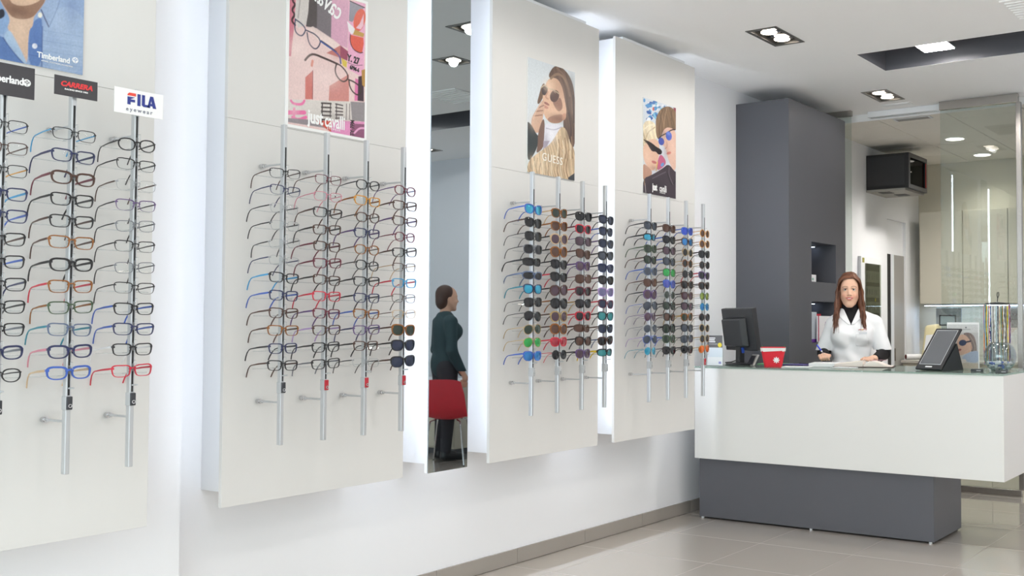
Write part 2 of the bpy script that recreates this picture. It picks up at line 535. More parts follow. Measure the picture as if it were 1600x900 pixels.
for k, (x, y) in enumerate(((.875, 9.5), (.83, 10.55))):
    t = thing('round_downlight', ['round flush downlight nearest the glass partition in the back room', 'round flush downlight above the back room wall cabinets', 'round flush downlight on the right of the back room near partition', 'round flush downlight on the right of the back room at rear'][k], 'lamp', (x, y, ZB - .002), group='round downlights in the back room')
    MB().lathe([(.085, -.008), (.1, -.006), (.1, 0), (.085, 0)], 32, closed=True).build('rim', M_WHITE, t, smooth=40)
    MB().lathe([(.0, -.007), (.084, -.0065), (.084, -.001), (0, -.001)], 32).build('diffuser', emit_mat('downlight_glow', (255, 248, 236), 9.), t)
    L = bpy.data.lights.new('downlight_lamp', 'SPOT'); L.energy = (330, 75)[k]; L.spot_size = R(135); L.spot_blend = 1.; L.shadow_soft_size = .08; L.color = (1, .96, .90)
    lo = bpy.data.objects.new('downlight_lamp', L); COL.objects.link(lo); lo.parent = t; lo.location = (0, 0, -.02)
t = thing('eyeball_spotlight', 'small chrome eyeball spotlight in the back room ceiling', 'lamp', (1.0, 10.3, ZB - .002))
MB().lathe([(.03, -.01), (.045, -.008), (.045, 0), (.03, 0)], 24, closed=True).build('ring', M_CHROME, t, smooth=40)
MB().lathe([(0, -.012), (.02, -.011), (.028, -.004), (.028, 0), (0, 0)], 20).build('bulb', M_LAMP, t, smooth=40)
t = thing('ceiling_vent', 'grey slotted vent in the back room ceiling tile', 'vent', (.87, 8.37, ZB - .003))
MB().box(-.16, .16, -.05, .05, -.006, 0).build('frame', M_GREYWALL, t)
for k in range(4): MB().box(-.14, .14, -.04 + k * .022, -.03 + k * .022, -.009, -.0062).build('slat', M_DOORGREY, t)

# doorway in the left wall
d1 = tag(bpy.data.objects.new('door_1', None), kind='structure'); COL.objects.link(d1)
MB().box(-.06, -.03, 10.01, 10.55, 2.035, 2.39).build('header_panel', M_WALL, d1)
lf = MB().box(-.05, -.018, 10.225, 10.55, 0.005, 2.034).build('door_leaf', M_DOORGREY, d1, bevel=.003)
hd = MB().box(-.0178, -.010, 10.235, 10.265, .93, 1.06).build('handle_plate', mat('bronze', (92, 80, 68), .35, metal=.8), lf)
MB().box(-.06, -.012, 10.012, 10.135, 0.005, 2.034).build('opening_shade_panel', mat('painted_opening_shade', (38, 36, 36), .8), d1)  # solid dark panel, its colour stands in for the shade inside the opening
MB().box(-.05, -.008, 10.136, 10.222, 0.005, 2.034).build('door_jamb', M_GREYWALL, d1)

# network cabinet on the wall
rk = thing('network_cabinet', 'black wall-mounted network cabinet with a glass door', 'cabinet', (.001, 9.456, 2.60))
body = MB().box(0, .40, 0, .53, .02, .36).build('body', M_BLACK, rk, bevel=.004)
MB().box(.012, .395, -.004, -.0005, .05, .33).build('side_panel', mat('black_steel', (46, 46, 49), .45, var=.02), rk, bevel=.002)
MB().box(0, .4, 0, .53, .0, .0195).build('base_plate', mat('grey_steel', (150, 148, 142), .5, var=.03), rk)
for y0 in (.06, .3): MB().box(.08 + y0 * .3, .2 + y0 * .3, y0, y0 + .14, -.003, -.0003).build('vent_slots', M_SLOT, rk)
dr = MB().box(.401, .435, .0, .53, .02, .06).box(.401, .435, 0, .53, .32, .36).box(.401, .435, 0, .045, .06, .32).box(.401, .435, .485, .53, .06, .32).build('door', M_BLACK, rk)
MB().box(.415, .421, .045, .485, .06, .32).build('pane', glass_mat('smoked_glass', (110, 118, 120), .03, 9.), dr)
MB().box(.436, .44, .478, .486, .07, .31).build('red_stripe', mat('red_line', (196, 40, 36), .4), dr)
MB().cyl((.436, .028, .17), (.452, .028, .17), .009).build('lock', M_CHROME, dr, smooth=40)
for z in (.1, .16, .22, .27): MB().box(.4005, .409, .06, .46, z, z + .03).build('device', mat('device_grey', (96, 110, 112), .5), rk)

# electrical board
ep = thing('fuse_board', 'white wall fuse board with a glazed door', 'fuse box', (.001, 9.236, 1.30))
MB().box(0, .035, 0, .525, 0, .665).build('frame', M_BOX, ep, bevel=.004)
MB().box(.0355, .037, .094, .473, .05, .6).build('recess_panel', mat('board_grey', (128, 126, 118), .6), ep)
for z in (.42, .27, .12):
    b = MB().box(.0372, .041, .11, .45, z, z + .11).build('breaker_row', mat('breaker_grey', (170, 168, 158), .5), ep)
    for k in range(5): MB().box(.0412, .044, .13 + k * .06, .16 + k * .06, z + .03, z + .08).build('switch', M_DOORGREY, b)
MB().box(.0412, .0425, .33, .355, .235, .265).build('warning_sticker', mat('sticker_yellow', (228, 210, 60), .5), ep)
MB().box(.0355, .038, .03, .075, .605, .65).build('type_plate', mat('sticker_olive', (150, 146, 70), .5), ep)
MB().box(.046, .049, .094, .473, .05, .6).build('door_pane', glass_mat('fuse_glass', (214, 216, 208), .03, 9.), ep)

# kitchen-like fitted units at the rear
for k in range(5):
    x = .115 + k * .47
    t = thing('wall_cabinet', f'beige wall cabinet, {ORD[k]} from the left in the back room', 'cabinet', (x, 10.66, 1.525), group='beige wall cabinets')
    MB().box(0, .466, .02, .305, 0, .98).build('body', M_BEIGE, t)
    MB().box(.002, .464, 0, .0195, .002, .978).build('door', M_BEIGE, t, bevel=.002)
    t = thing('base_cabinet', f'beige base cabinet, {ORD[k]} from the left in the back room', 'cabinet', (x - .11, 10.42, 0), group='beige base cabinets')
    MB().box(0, .466, .02, .545, .08, .905).build('body', M_BEIGE, t)
    MB().box(.002, .464, 0, .0195, .085, .73).build('door', M_BEIGE, t, bevel=.002)
    MB().box(.002, .464, 0, .0195, .735, .9).build('drawer', M_BEIGE, t, bevel=.002)
tag(MB().box(.002, 2.45, 10.38, 10.968, .906, .935).build('worktop', mat('grey_worktop', (184, 180, 172), .4, var=.03), bevel=.003), 'pale worktop running along the back room units', 'worktop')
uc = thing('under_cabinet_light', 'slim light strip under the beige wall cabinets', 'lamp', (.12, 10.80, 1.5))
MB().box(0, 2.2, -.02, .02, .01, .0245).build('housing', M_ALU, uc)
MB().box(.005, 2.195, -.014, .014, .006, .0098).build('diffuser', emit_mat('cool_strip', (206, 228, 255), 40.), uc)

# things on the rear worktop
t = thing('optical_screen', 'grey flat test screen standing on the back room worktop', 'screen', (.392, 10.78, .936))
MB().box(-.138, .138, -.008, .008, .37, .55).build('panel', mat('screen_grey', (150, 158, 164), .4, var=.02), t, bevel=.003)
MB().box(-.012, .012, -.006, .006, .012, .369).build('stem', M_ALU, t)
MB().lathe([(0, 0), (.07, 0), (.07, .008), (.02, .012), (0, .012)], 20).build('foot', M_ALU, t, smooth=30)
t = thing('small_monitor', 'small dark-framed screen in front of the grey test screen', 'screen', (.43, 10.62, .936))
f = MB(); f.box(-.09, .09, -.006, .006, .36, .372).box(-.09, .09, -.006, .006, .46, .472).box(-.09, -.078, -.006, .006, .372, .46).box(.078, .09, -.006, .006, .372, .46)
f.build('frame', M_BLACK, t)
MB().box(-.078, .078, -.003, .003, .372, .46).build('display', mat('display_grey', (150, 166, 172), .2), t)
MB().box(-.01, .01, -.004, .004, .01, .359).build('stem', M_BLACK, t)
MB().box(-.07, .07, -.05, .05, 0, .01).build('foot', M_BLACK, t, bevel=.003)
t = thing('lens_machine', 'cream rounded optical machine on the back room worktop', 'machine', (.255, 10.62, .936))
MB().hexa([(-.09, -.1, .0), (.11, -.1, 0), (.11, .1, 0), (-.09, .1, 0)], [(-.055, -.07, .36), (.08, -.05, .38), (.08, .08, .38), (-.055, .08, .36)]).build('body', mat('cream_plastic', (222, 212, 170), .4, var=.02), t, bevel=.03, seg=4, smooth=40)
MB().hexa([(-.05, -.1, .10), (.07, -.1, .10), (.07, -.095, .10), (-.05, -.095, .10)], [(-.03, -.085, .26), (.06, -.08, .27), (.06, -.075, .27), (-.03, -.08, .26)]).build('front_panel', M_BOX, t)
t = thing('rolled_poster', 'white paper roll with a dark red end on the rear worktop', 'paper roll', (.03, 10.5, .936 + .031))
MB().cyl((-.005, -.03, 0), (.17, .14, .0), .03, 20).build('roll', M_PAPER, t, smooth=40)
MB().cyl((-.0075, -.0324, 0), (-.0055, -.0305, 0), .024, 20).build('core', mat('dark_red', (110, 34, 36), .6), t)
t = thing('leaning_poster', 'pale poster with a grey figure leaning on the rear wall', 'poster', (1.06, 10.80, .936))
MB().box(-.15, .12, 0, .006, 0, .66).build('sheet', mat('blush_print', (222, 208, 200), .5, var=.01), t)
MB().lathe([(0, 0), (.1, .0), (.13, .06), (.13, .2), (.1, .28), (0, .3)], 24).build('figure_print', mat('grey_print', (150, 146, 144), .6, var=.08, scale=40.), t, loc=(-.03, -.001, .34)).scale = (1, .008, 1)
MB().hexa([(-.15, -.003, .0), (.12, -.003, 0), (.12, -.0005, 0), (-.15, -.0005, 0)], [(-.15, -.003, .18), (.06, -.003, .34), (.06, -.0005, .34), (-.15, -.0005, .18)]).build('shirt_print', mat('pale_shirt', (226, 224, 222), .6), t)

# ------------------------------------------------------------------ counter
CT = 1.030
ck = thing('reception_counter', 'white reception counter with a recessed anthracite plinth', 'counter', (.155, 6.014, 0))
MB().box(0, 2.091, 0, .80, .409, 1.0195).build('body', M_COUNTER, ck, bevel=.002)
MB().box(.015, 1.659, .04, .573, .012, .4085).build('plinth', M_DARK, ck, bevel=.0015)
for x, y in ((.03, .06), (.84, .06), (1.63, .06), (1.63, .55), (.03, .55)):
    MB().cyl((x, y, .0005), (x, y, .0115), .01, 12).build('foot', M_BOX, ck, smooth=40)
MB().box(-.002, 2.093, -.006, .805, 1.020, 1.030).build('glass_top', M_GREENGLASS, ck, bevel=.001)

# ------------------------------------------------------------------ backlit wall panels
ZB0, ZS, ZT = .627, 2.107, 3.017
PANELS = [('blue denim shirt', .3805, .10, 1.180, 2.0725), ('pink eyeglasses', .28, 0, 2.4174, 3.3103), ('fur coat', .28, 0, 3.8699, 4.7586), ('young couple', .28, 0, 4.9165, 5.8099)]
for nm, xf, xw, y0, y1 in PANELS:
    t = thing('backlit_display', f'pale backlit wall panel carrying the {nm} poster', 'wall panel', (xw, (y0 + y1) / 2, 0), group='backlit wall displays')
    h = (y1 - y0) / 2; d = xf - xw
    MB().box(d - .018, d, -h, h, ZB0, ZS - .0004).build('lower_board', M_BOARD, t, bevel=.001)
    MB().box(d - .018, d, -h, h, ZS + .0004, ZT).build('upper_board', M_BOARD, t, bevel=.001)
    MB().box(.0012, d - .0185, -h + .1, h - .1, .66, 3.04).build('backing_box', M_BOX, t)
    for s in (-1, 1):
        if xw > 0: continue
        if s > 0:
            MB().box(d - .06, d - .04, h - .1, h - .09, .70, 3.0).build('led_strip', M_LED, t)
            continue
        a = s * (h - .06); b = a + s * .012
        MB().box(d - .0225, d - .0185, min(a, b), max(a, b), .70, 2.99).build('led_strip', M_LED, t)
t = thing('wall_mirror', 'tall narrow mirror between two pale wall panels', 'mirror', (0, 3.59, 0))
MB().box(.256, .2745, -.128, .127, .628, 3.06).build('backing_board', M_BOX, t)
MB().box(.2748, .28, -.127, .127, .628, 3.06).build('mirror_glass', M_MIRROR, t)
MB().box(.0012, .2555, -.07, .07, .66, 3.04).build('backing_box', M_BOX, t)
for s in (-1, 1):
    a = s * .085; b = a + s * .012
    MB().box(.2515, .2555, min(a, b), max(a, b), .70, 2.99).build('led_strip', M_LED, t)
# poster prints: filled outlines and strokes in millimetres on the sheet, painted in order
ART = {}
ART['couture'] = [
 ('p',[(-6.5,598.4),(397.7,715.3),(408.5,-41),(-2.5,-100.5)],(238,206,203)),
 ('p',[(-13.8,596.3),(34.1,610.2),(22.5,404.5),(9.7,276.7),(-1.3,274.3)],(214,120,140)),
 ('l',[(27.7,543.9),(9.8,503.8),(28.5,492.7),(8.5,465),(27.3,450.6),(7.4,423.1),(26.1,408.6)],9.2,(66,40,44)),
 ('p',[(34.1,610.2),(98.1,628.7),(89,476.2),(78.5,421.6),(41.2,399.5),(25.7,434.2)],(216,208,204)),
 ('l',[(51.9,550.6),(40.5,441.1)],4.9,(170,165,160)),
 ('p',[(98.1,628.7),(207.4,660.3),(211.4,394.7),(128.3,420.9),(78.6,415.1),(89,476.2)],(122,114,120)),
 ('p',[(98.1,628.7),(132.7,638.7),(132.2,421.8),(78.6,415.1),(89,476.2)],(84,76,76)),
 ('p',[(207.4,660.3),(296.6,686.1),(288.9,372.5),(252,377.4),(203.3,399.4)],(222,164,192)),
 ('p',[(294.1,580.2),(382.3,590.1),(378.5,262.5),(290.2,285),(292.4,413.8)],(240,170,205)),
 ('p',[(299,579.8),(376.2,571.2),(357.4,549.1),(324.3,506.5),(312,491.5),(295.4,492.4)],(150,146,160)),
 ('p',[(382.7,512.5),(374.2,488.9),(361.2,469.7),(346.4,458.6),(332.7,457.6),(322.7,466.9),(318.5,484.7),(320.8,507.5),(329.1,530.8),(342,550.1),(356.8,561.5),(370.6,562.8),(380.8,553.5),(385.1,535.5)],(232,92,62)),
 ('p',[(374.4,543.3),(353.9,496.8),(333.2,471.2),(358.5,470.6),(373.1,491.3)],(240,190,205)),
 ('p',[(285.1,489.8),(327,466.3),(325.1,448.8),(310.7,438.5),(296,448.5)],(244,240,244)),
 ('p',[(327,462.9),(377.8,458.1),(373.8,440),(316.9,438.3)],(205,160,70)),
 ('p',[(303.7,435.1),(373.8,438.2),(376.3,413.1),(368.4,373.5),(353.6,366.8),(326.3,370.8),(305.1,393.1)],(232,86,60)),
 ('l',[(303.7,435.1),(301.6,405.9),(317.8,375.7),(353.7,366.1),(370.5,373.3)],4.4,(60,40,46)),
 ('l',[(299,579.8),(378.3,571.8)],4.5,(60,40,46)),
 ('l',[(291.8,312.4),(327.2,306.4),(369.2,317.1)],2.2,(80,40,60)),
 ('p',[(112.9,423.6),(252,377.4),(204.2,343.2),(156.5,362),(82.5,406.4)],(244,220,214)),
 ('p',[(252,377.4),(250.8,323.6),(180.6,327.9),(212.1,348.3)],(204,120,112)),
 ('p',[(252,377.4),(293.2,359.9),(289.7,318.6),(250.8,323.6)],(160,70,100)),
 ('p',[(256.8,324.9),(287.7,314.8),(286,287.5),(265.5,293.2)],(225,195,60)),
 ('l',[(113.2,280.1),(109.7,259.8)],10.6,(226,140,122)),
 ('p',[(78.9,204.8),(115.7,241.6),(115.7,121.1),(79.6,114.4)],(216,118,108)),
 ('l',[(115,239.8),(115.3,121.1)],3.5,(150,60,60)),
 ('p',[(198.5,192.8),(298.8,263.2),(300.5,145.4),(195.6,126.1)],(214,136,128)),
 ('p',[(332.2,253.1),(383,242.9),(363,160.3),(329.4,154.1)],(230,110,170)),
 ('p',[(348.8,263.3),(391.1,278.8),(379,228.4),(380,160),(346.2,157.2)],(70,45,60)),
 ('p',[(365.3,294.1),(392.8,306.7),(387.6,223.2),(370.5,230.1)],(190,140,50)),
 ('l',[(27.6,433),(24.5,392.2),(34.1,375.2),(56.7,368.4),(71.5,384.3),(78.7,405.4),(55.8,422.4),(27.6,431.4)],5.6,(48,60,96)),
 ('l',[(76.9,400.1),(90.3,398.5),(124.9,393.9),(152.4,374.2),(145,349.4),(127.8,330.7),(106.5,337.3),(90.9,356.4),(84.7,390.7)],5.6,(46,52,84)),
 ('l',[(152.5,370.9),(180.1,360.8),(216.1,349.2),(250.7,330.2),(255.2,301.1)],8,(60,84,160)),
 ('l',[(154.4,374.6),(196,361.2),(232.2,346.2)],3.6,(40,40,48)),
 ('l',[(77,275.5),(95.7,299.1),(118.5,310.7),(165.2,304.7),(212.9,298.6),(237,293.8)],9.2,(66,46,44)),
 ('l',[(233,292.9),(225.4,264.6),(233.8,243.1),(254.2,227.2),(274.7,224.6),(294.9,242.1),(290.5,264.8),(261.4,289),(237,295.5)],6.5,(64,48,46)),
 ('l',[(297,239.2),(319.9,237),(345.1,228.5),(366.4,215.6),(362.5,191),(345.8,181),(320.6,189.7),(303.7,210.1),(299.2,236.2)],6.7,(64,48,46)),
 ('p',[(-5.7,98.6),(312.9,147.7),(322.4,68.2),(185,45.1),(-4.5,25.8)],(222,214,208)),
 ('p',[(308.7,146.9),(388.5,158.2),(389.8,72.7),(318.2,67.5)],(150,142,146)),
 ('l',[(12.7,95.6),(23.9,84.9),(64.9,89.2),(75.9,107.3)],10.6,(240,110,170)),
 ('l',[(2.4,46.1),(76.7,59.1)],17.6,(240,100,165)),
 ('l',[(27.9,66.5),(28.4,37.9)],10.6,(240,100,165)),
 ('l',[(21.1,30.2),(47.2,21.9),(84.5,41.1)],13.6,(240,100,165)),
 ('p',[(-4.5,22.7),(185,43.4),(185.5,12.2),(-4.2,6.9)],(150,140,146)),
 ('p',[(130.5,34.3),(216.7,48.7),(217.4,-2.5),(185.5,8.9)],(216,74,50)),
 ('p',[(216.6,50.4),(389.8,72.7),(390.9,-9.3),(209.4,-0.4)],(236,140,196)),
 ('p',[(314.3,53.3),(389.9,62.4),(390.9,-9.3),(315.1,-0.6)],(150,80,120)),
 ('l',[(331.5,15.5),(356.3,39.9),(381.6,44)],8.2,(236,160,206)),
 ('l',[(160.4,113.1),(207.6,119.7)],7.3,(70,60,60)),
 ('l',[(160.6,96),(207.9,102.5)],7,(70,60,60)),
 ('l',[(160.9,79),(208.1,85.4)],7,(70,60,60)),
 ('l',[(161.1,62),(208.4,68.2)],7,(70,60,60)),
 ('l',[(161.4,45),(208.6,51)],7,(70,60,60)),
 ('l',[(164.3,110.5),(161.6,34.6)],6.5,(70,60,60)),
 ('l',[(205.6,118),(204.5,61.6)],5.1,(70,60,60)),
 ('l',[(231.6,122.7),(268,122.7)],5.8,(80,66,68)),
 ('l',[(231.8,107.5),(268.2,109.3)],5.8,(80,66,68)),
 ('l',[(232,92.2),(268.4,95.9)],5.8,(80,66,68)),
 ('l',[(232.2,77),(268.6,82.6)],6,(80,66,68)),
 ('l',[(232.5,61.7),(268.8,69.2)],5.8,(80,66,68)),
 ('l',[(235.6,123.5),(236.5,60.4)],5.2,(80,66,68)),
 ('l',[(288.3,133.1),(287.3,65.6)],3.7,(110,96,98)),
 ('l',[(304.8,136.1),(304.9,68.6)],3.7,(110,96,98)),
 ('g',(42.5,316.1),52.7,44.8,(250,226,220),0.5),
 ('g',(182.2,222.6),63.8,39.5,(250,224,220),0.4),
 ('g',(236.5,327.1),28.4,20,(190,110,104),0.3),
 ('g',(147.8,419.1),55,29.5,(120,110,118),0.2),
 ('g',(28.1,57),22.2,28.7,(240,236,232),0.3),
 ('g',(240.4,67.7),81.8,16.6,(120,110,110),0.3),
]
ART['fur'] = [
 ('p',[(-42.3,617.8),(459.1,742.9),(462.8,-16.6),(-39.4,-78.4)],(212,220,226)),
 ('s',[(229.3,608.5),(286.8,609.8),(352.3,575.3),(389.8,508.7),(401.2,377.3),(402.1,176.8),(327.8,181.7),(288.3,290.2),(307.4,375.9),(287.4,495.1),(248.7,535.7),(185.7,525.7),(163.3,540.7),(197.9,588.9)],(96,70,56)),
 ('p',[(136.3,498.7),(109.6,476.9),(90.5,421.2),(73.8,378.2),(85.9,368),(118.4,403.1),(136.5,454.8)],(110,80,60)),
 ('p',[(179.4,532.3),(242.3,542.4),(284.7,502.7),(307.1,433.5),(327,363.2),(285.6,306.1),(199.2,285.6),(149.5,301.4),(124.8,332.7),(117.2,394.9),(124.3,444.2),(148.6,501.4)],(222,176,142)),
 ('p',[(268.3,450.1),(294.3,389.8),(255.9,357.8),(224,376),(198.7,407.4),(236.5,411)],(150,106,86)),
 ('p',[(149.5,301.4),(199,330.8),(300.9,358.2),(285.6,306.1),(199.2,285.6)],(168,120,96)),
 ('l',[(185.7,529.7),(229.5,563.9),(280.6,567.3),(326.2,528.2),(350.2,467.1)],14.3,(140,108,82)),
 ('l',[(235.7,597.8),(313,566.5),(366,470.4),(373.1,372)],10.7,(126,94,72)),
 ('l',[(340.1,365.7),(366.9,287.7),(354.1,202.4)],14.6,(70,46,42)),
 ('l',[(379.3,473.1),(386.7,324.5)],11,(66,46,40)),
 ('p',[(319,343.2),(314.9,334.2),(308,326.7),(299.8,322.2),(291.9,321.6),(285.8,325),(282.7,331.8),(283.2,340.5),(287.2,349.4),(294,356.9),(302.2,361.4),(310.2,362.1),(316.4,358.7),(319.5,351.9)],(206,150,118)),
 ('p',[(160.9,459.3),(155.8,446.1),(147,434.9),(136.1,428),(125.3,426.7),(116.8,431.3),(112.2,440.9),(112.4,453.4),(117.3,466.6),(126.1,477.7),(137,484.7),(147.8,486.1),(156.4,481.6),(161.1,472)],(48,32,38)),
 ('p',[(257.4,443.5),(249.6,427.7),(235.7,414.3),(218.4,406.1),(201.3,404.6),(187.8,410.1),(180.3,421.3),(180.4,436.2),(188.1,451.9),(201.8,465.2),(218.9,473.5),(236.1,475.3),(249.9,469.9),(257.5,458.6)],(74,44,42)),
 ('l',[(106,464.2),(136.4,485.1),(173.5,469.1),(204.7,473.3),(255.4,459.7)],6.2,(190,170,140)),
 ('l',[(163.6,452.5),(139.1,419.4),(163.8,414)],8.8,(196,140,112)),
 ('p',[(175.9,381.4),(171.4,379),(163.1,378.1),(152.9,378.8),(142.6,380.9),(134.5,384),(129.9,387.6),(129.9,390.8),(134.4,393.2),(142.5,394.1),(152.8,393.5),(163,391.4),(171.3,388.2),(175.9,384.7)],(150,84,76)),
 ('p',[(168.3,363.2),(163.6,360.4),(155.2,358.8),(144.6,358.8),(133.9,360.4),(125.4,363.3),(120.6,366.8),(120.5,370.3),(125.1,373.2),(133.4,374.8),(144,374.8),(154.6,373.2),(163.3,370.4),(168.1,366.8)],(186,112,98)),
 ('p',[(126.9,406.5),(102.7,384),(73.9,346.6),(31.3,291.2),(26.8,243.3),(62.5,211.9),(98.6,224.4),(115.4,267.2),(122.5,308.3),(132.1,342.1),(136.9,374.9)],(208,164,136)),
 ('l',[(130.8,373.7),(85.9,352.9)],6.2,(150,106,86)),
 ('l',[(122.3,344.2),(64.4,329)],6.2,(150,106,86)),
 ('l',[(115.1,318.9),(52.6,303.1)],6.2,(150,106,86)),
 ('l',[(110,381.5),(64.4,329),(46.8,286.2)],4.3,(232,196,168)),
 ('p',[(2.1,266.2),(31.5,252),(67.3,212.7),(91.4,199.4),(86.8,159),(53.5,98.5),(-5.2,42.8),(-6,253)],(40,52,56)),
 ('p',[(81.7,217.6),(124.9,308.8),(139.7,279.6),(132.8,182.5),(125.7,141.4),(65.4,100.3),(83.2,158.4)],(120,86,72)),
 ('p',[(139.7,281.2),(205.5,283.5),(277.9,298.2),(285.8,276.6),(231,227.1),(162.5,155.3),(128.1,133.8),(135.1,214.8)],(224,224,236)),
 ('l',[(149.7,253.4),(218.3,253.3),(278,280.2)],6.2,(180,176,196)),
 ('p',[(127.9,181.7),(180.9,190.4),(150.1,149.3),(125.7,137.4)],(170,160,180)),
 ('s',[(278,288.4),(327.4,272.4),(354.1,202.4),(402.2,172.6),(403.1,-23.9),(-4.7,-74.1),(-5.2,46.7),(65.4,100.3),(128.1,137.8),(187.2,175.3),(231,227.1)],(206,178,140)),
 ('p',[(335.2,9.1),(402.8,47.2),(403,-7.2),(355.1,-13.2)],(56,62,70)),
 ('l',[(29.8,87),(20.6,38.7),(25.5,-15.5)],6,(150,114,80)),
 ('l',[(54.8,61.7),(44.3,31.8),(50.5,-35)],6.1,(236,216,186)),
 ('l',[(79.9,83.5),(68.1,24.9),(75.5,-31)],6.1,(176,140,102)),
 ('l',[(105.3,57.9),(92.2,17.9),(100.8,-27)],6.1,(150,114,80)),
 ('l',[(130.8,79.9),(116.3,42.8),(126.4,-22.9)],6.1,(236,216,186)),
 ('l',[(156.5,102.2),(140.8,35.8),(152.1,-18.7)],6.2,(176,140,102)),
 ('l',[(182.6,100.5),(165.5,28.8),(178.1,-14.6)],6.2,(150,114,80)),
 ('l',[(208.7,127),(190.3,54),(204.3,-10.3)],6.2,(236,216,186)),
 ('l',[(235.4,105.1),(215.4,47),(230.8,-6.1)],6.2,(176,140,102)),
 ('l',[(262,131.9),(240.7,40),(257.5,-1.8)],6.2,(150,114,80)),
 ('l',[(288.9,159),(266.2,65.5),(284.5,2.5)],6.3,(236,216,186)),
 ('l',[(316.3,136.9),(292,58.5),(311.7,6.9)],6.3,(176,140,102)),
 ('l',[(343.7,164.3),(318,51.4),(339.1,11.3)],6.4,(150,114,80)),
 ('l',[(237.3,232.3),(250.3,169.3),(240.5,102.6)],6.3,(238,220,190)),
 ('l',[(255.3,210),(268.3,158.3),(259.6,105.4)],6.2,(150,116,84)),
 ('l',[(273.1,228.6),(286.4,147.1),(278.8,108.3)],6.3,(184,150,112)),
 ('l',[(291.3,206.2),(304.4,168.9),(298.2,111.2)],6.3,(238,220,190)),
 ('l',[(309.4,224.8),(322.7,157.7),(317.7,114.1)],6.3,(150,116,84)),
 ('l',[(327.5,243.6),(341,179.6),(337.3,117)],6.4,(184,150,112)),
 ('l',[(346,221),(359.5,168.4),(357.1,119.9)],6.4,(238,220,190)),
 ('l',[(364.5,239.9),(378.1,157.2),(377,122.9)],6.4,(150,116,84)),
 ('g',(261.7,489.6),64.6,89.8,(120,80,60),0.3),
 ('g',(167.2,485.4),37.4,32.1,(250,220,190),0.5),
 ('g',(198.9,355),56.9,24.2,(240,196,164),0.5),
 ('g',(249.6,324),64.5,22.8,(110,72,56),0.6),
 ('g',(327.5,247.7),39.6,49.5,(70,46,40),0.4),
 ('g',(365.8,511.9),34.7,74.7,(60,40,32),0.5),
 ('g',(40.9,269.4),31,39.2,(240,206,180),0.3),
 ('g',(199.5,225.8),32.8,32.3,(250,250,255),0.5),
 ('g',(150,185.3),19.8,40,(140,130,150),0.4),
 ('g',(101.7,50.2),98.5,47.6,(240,222,190),0.3),
 ('g',(328.2,99.1),52.9,66.1,(120,90,64),0.3),
 ('l',[(206,467.9),(226.2,457.6)],3.5,(190,150,130)),
 ('l',[(124.2,468.1),(143.9,457.9)],3.5,(150,120,110)),
]
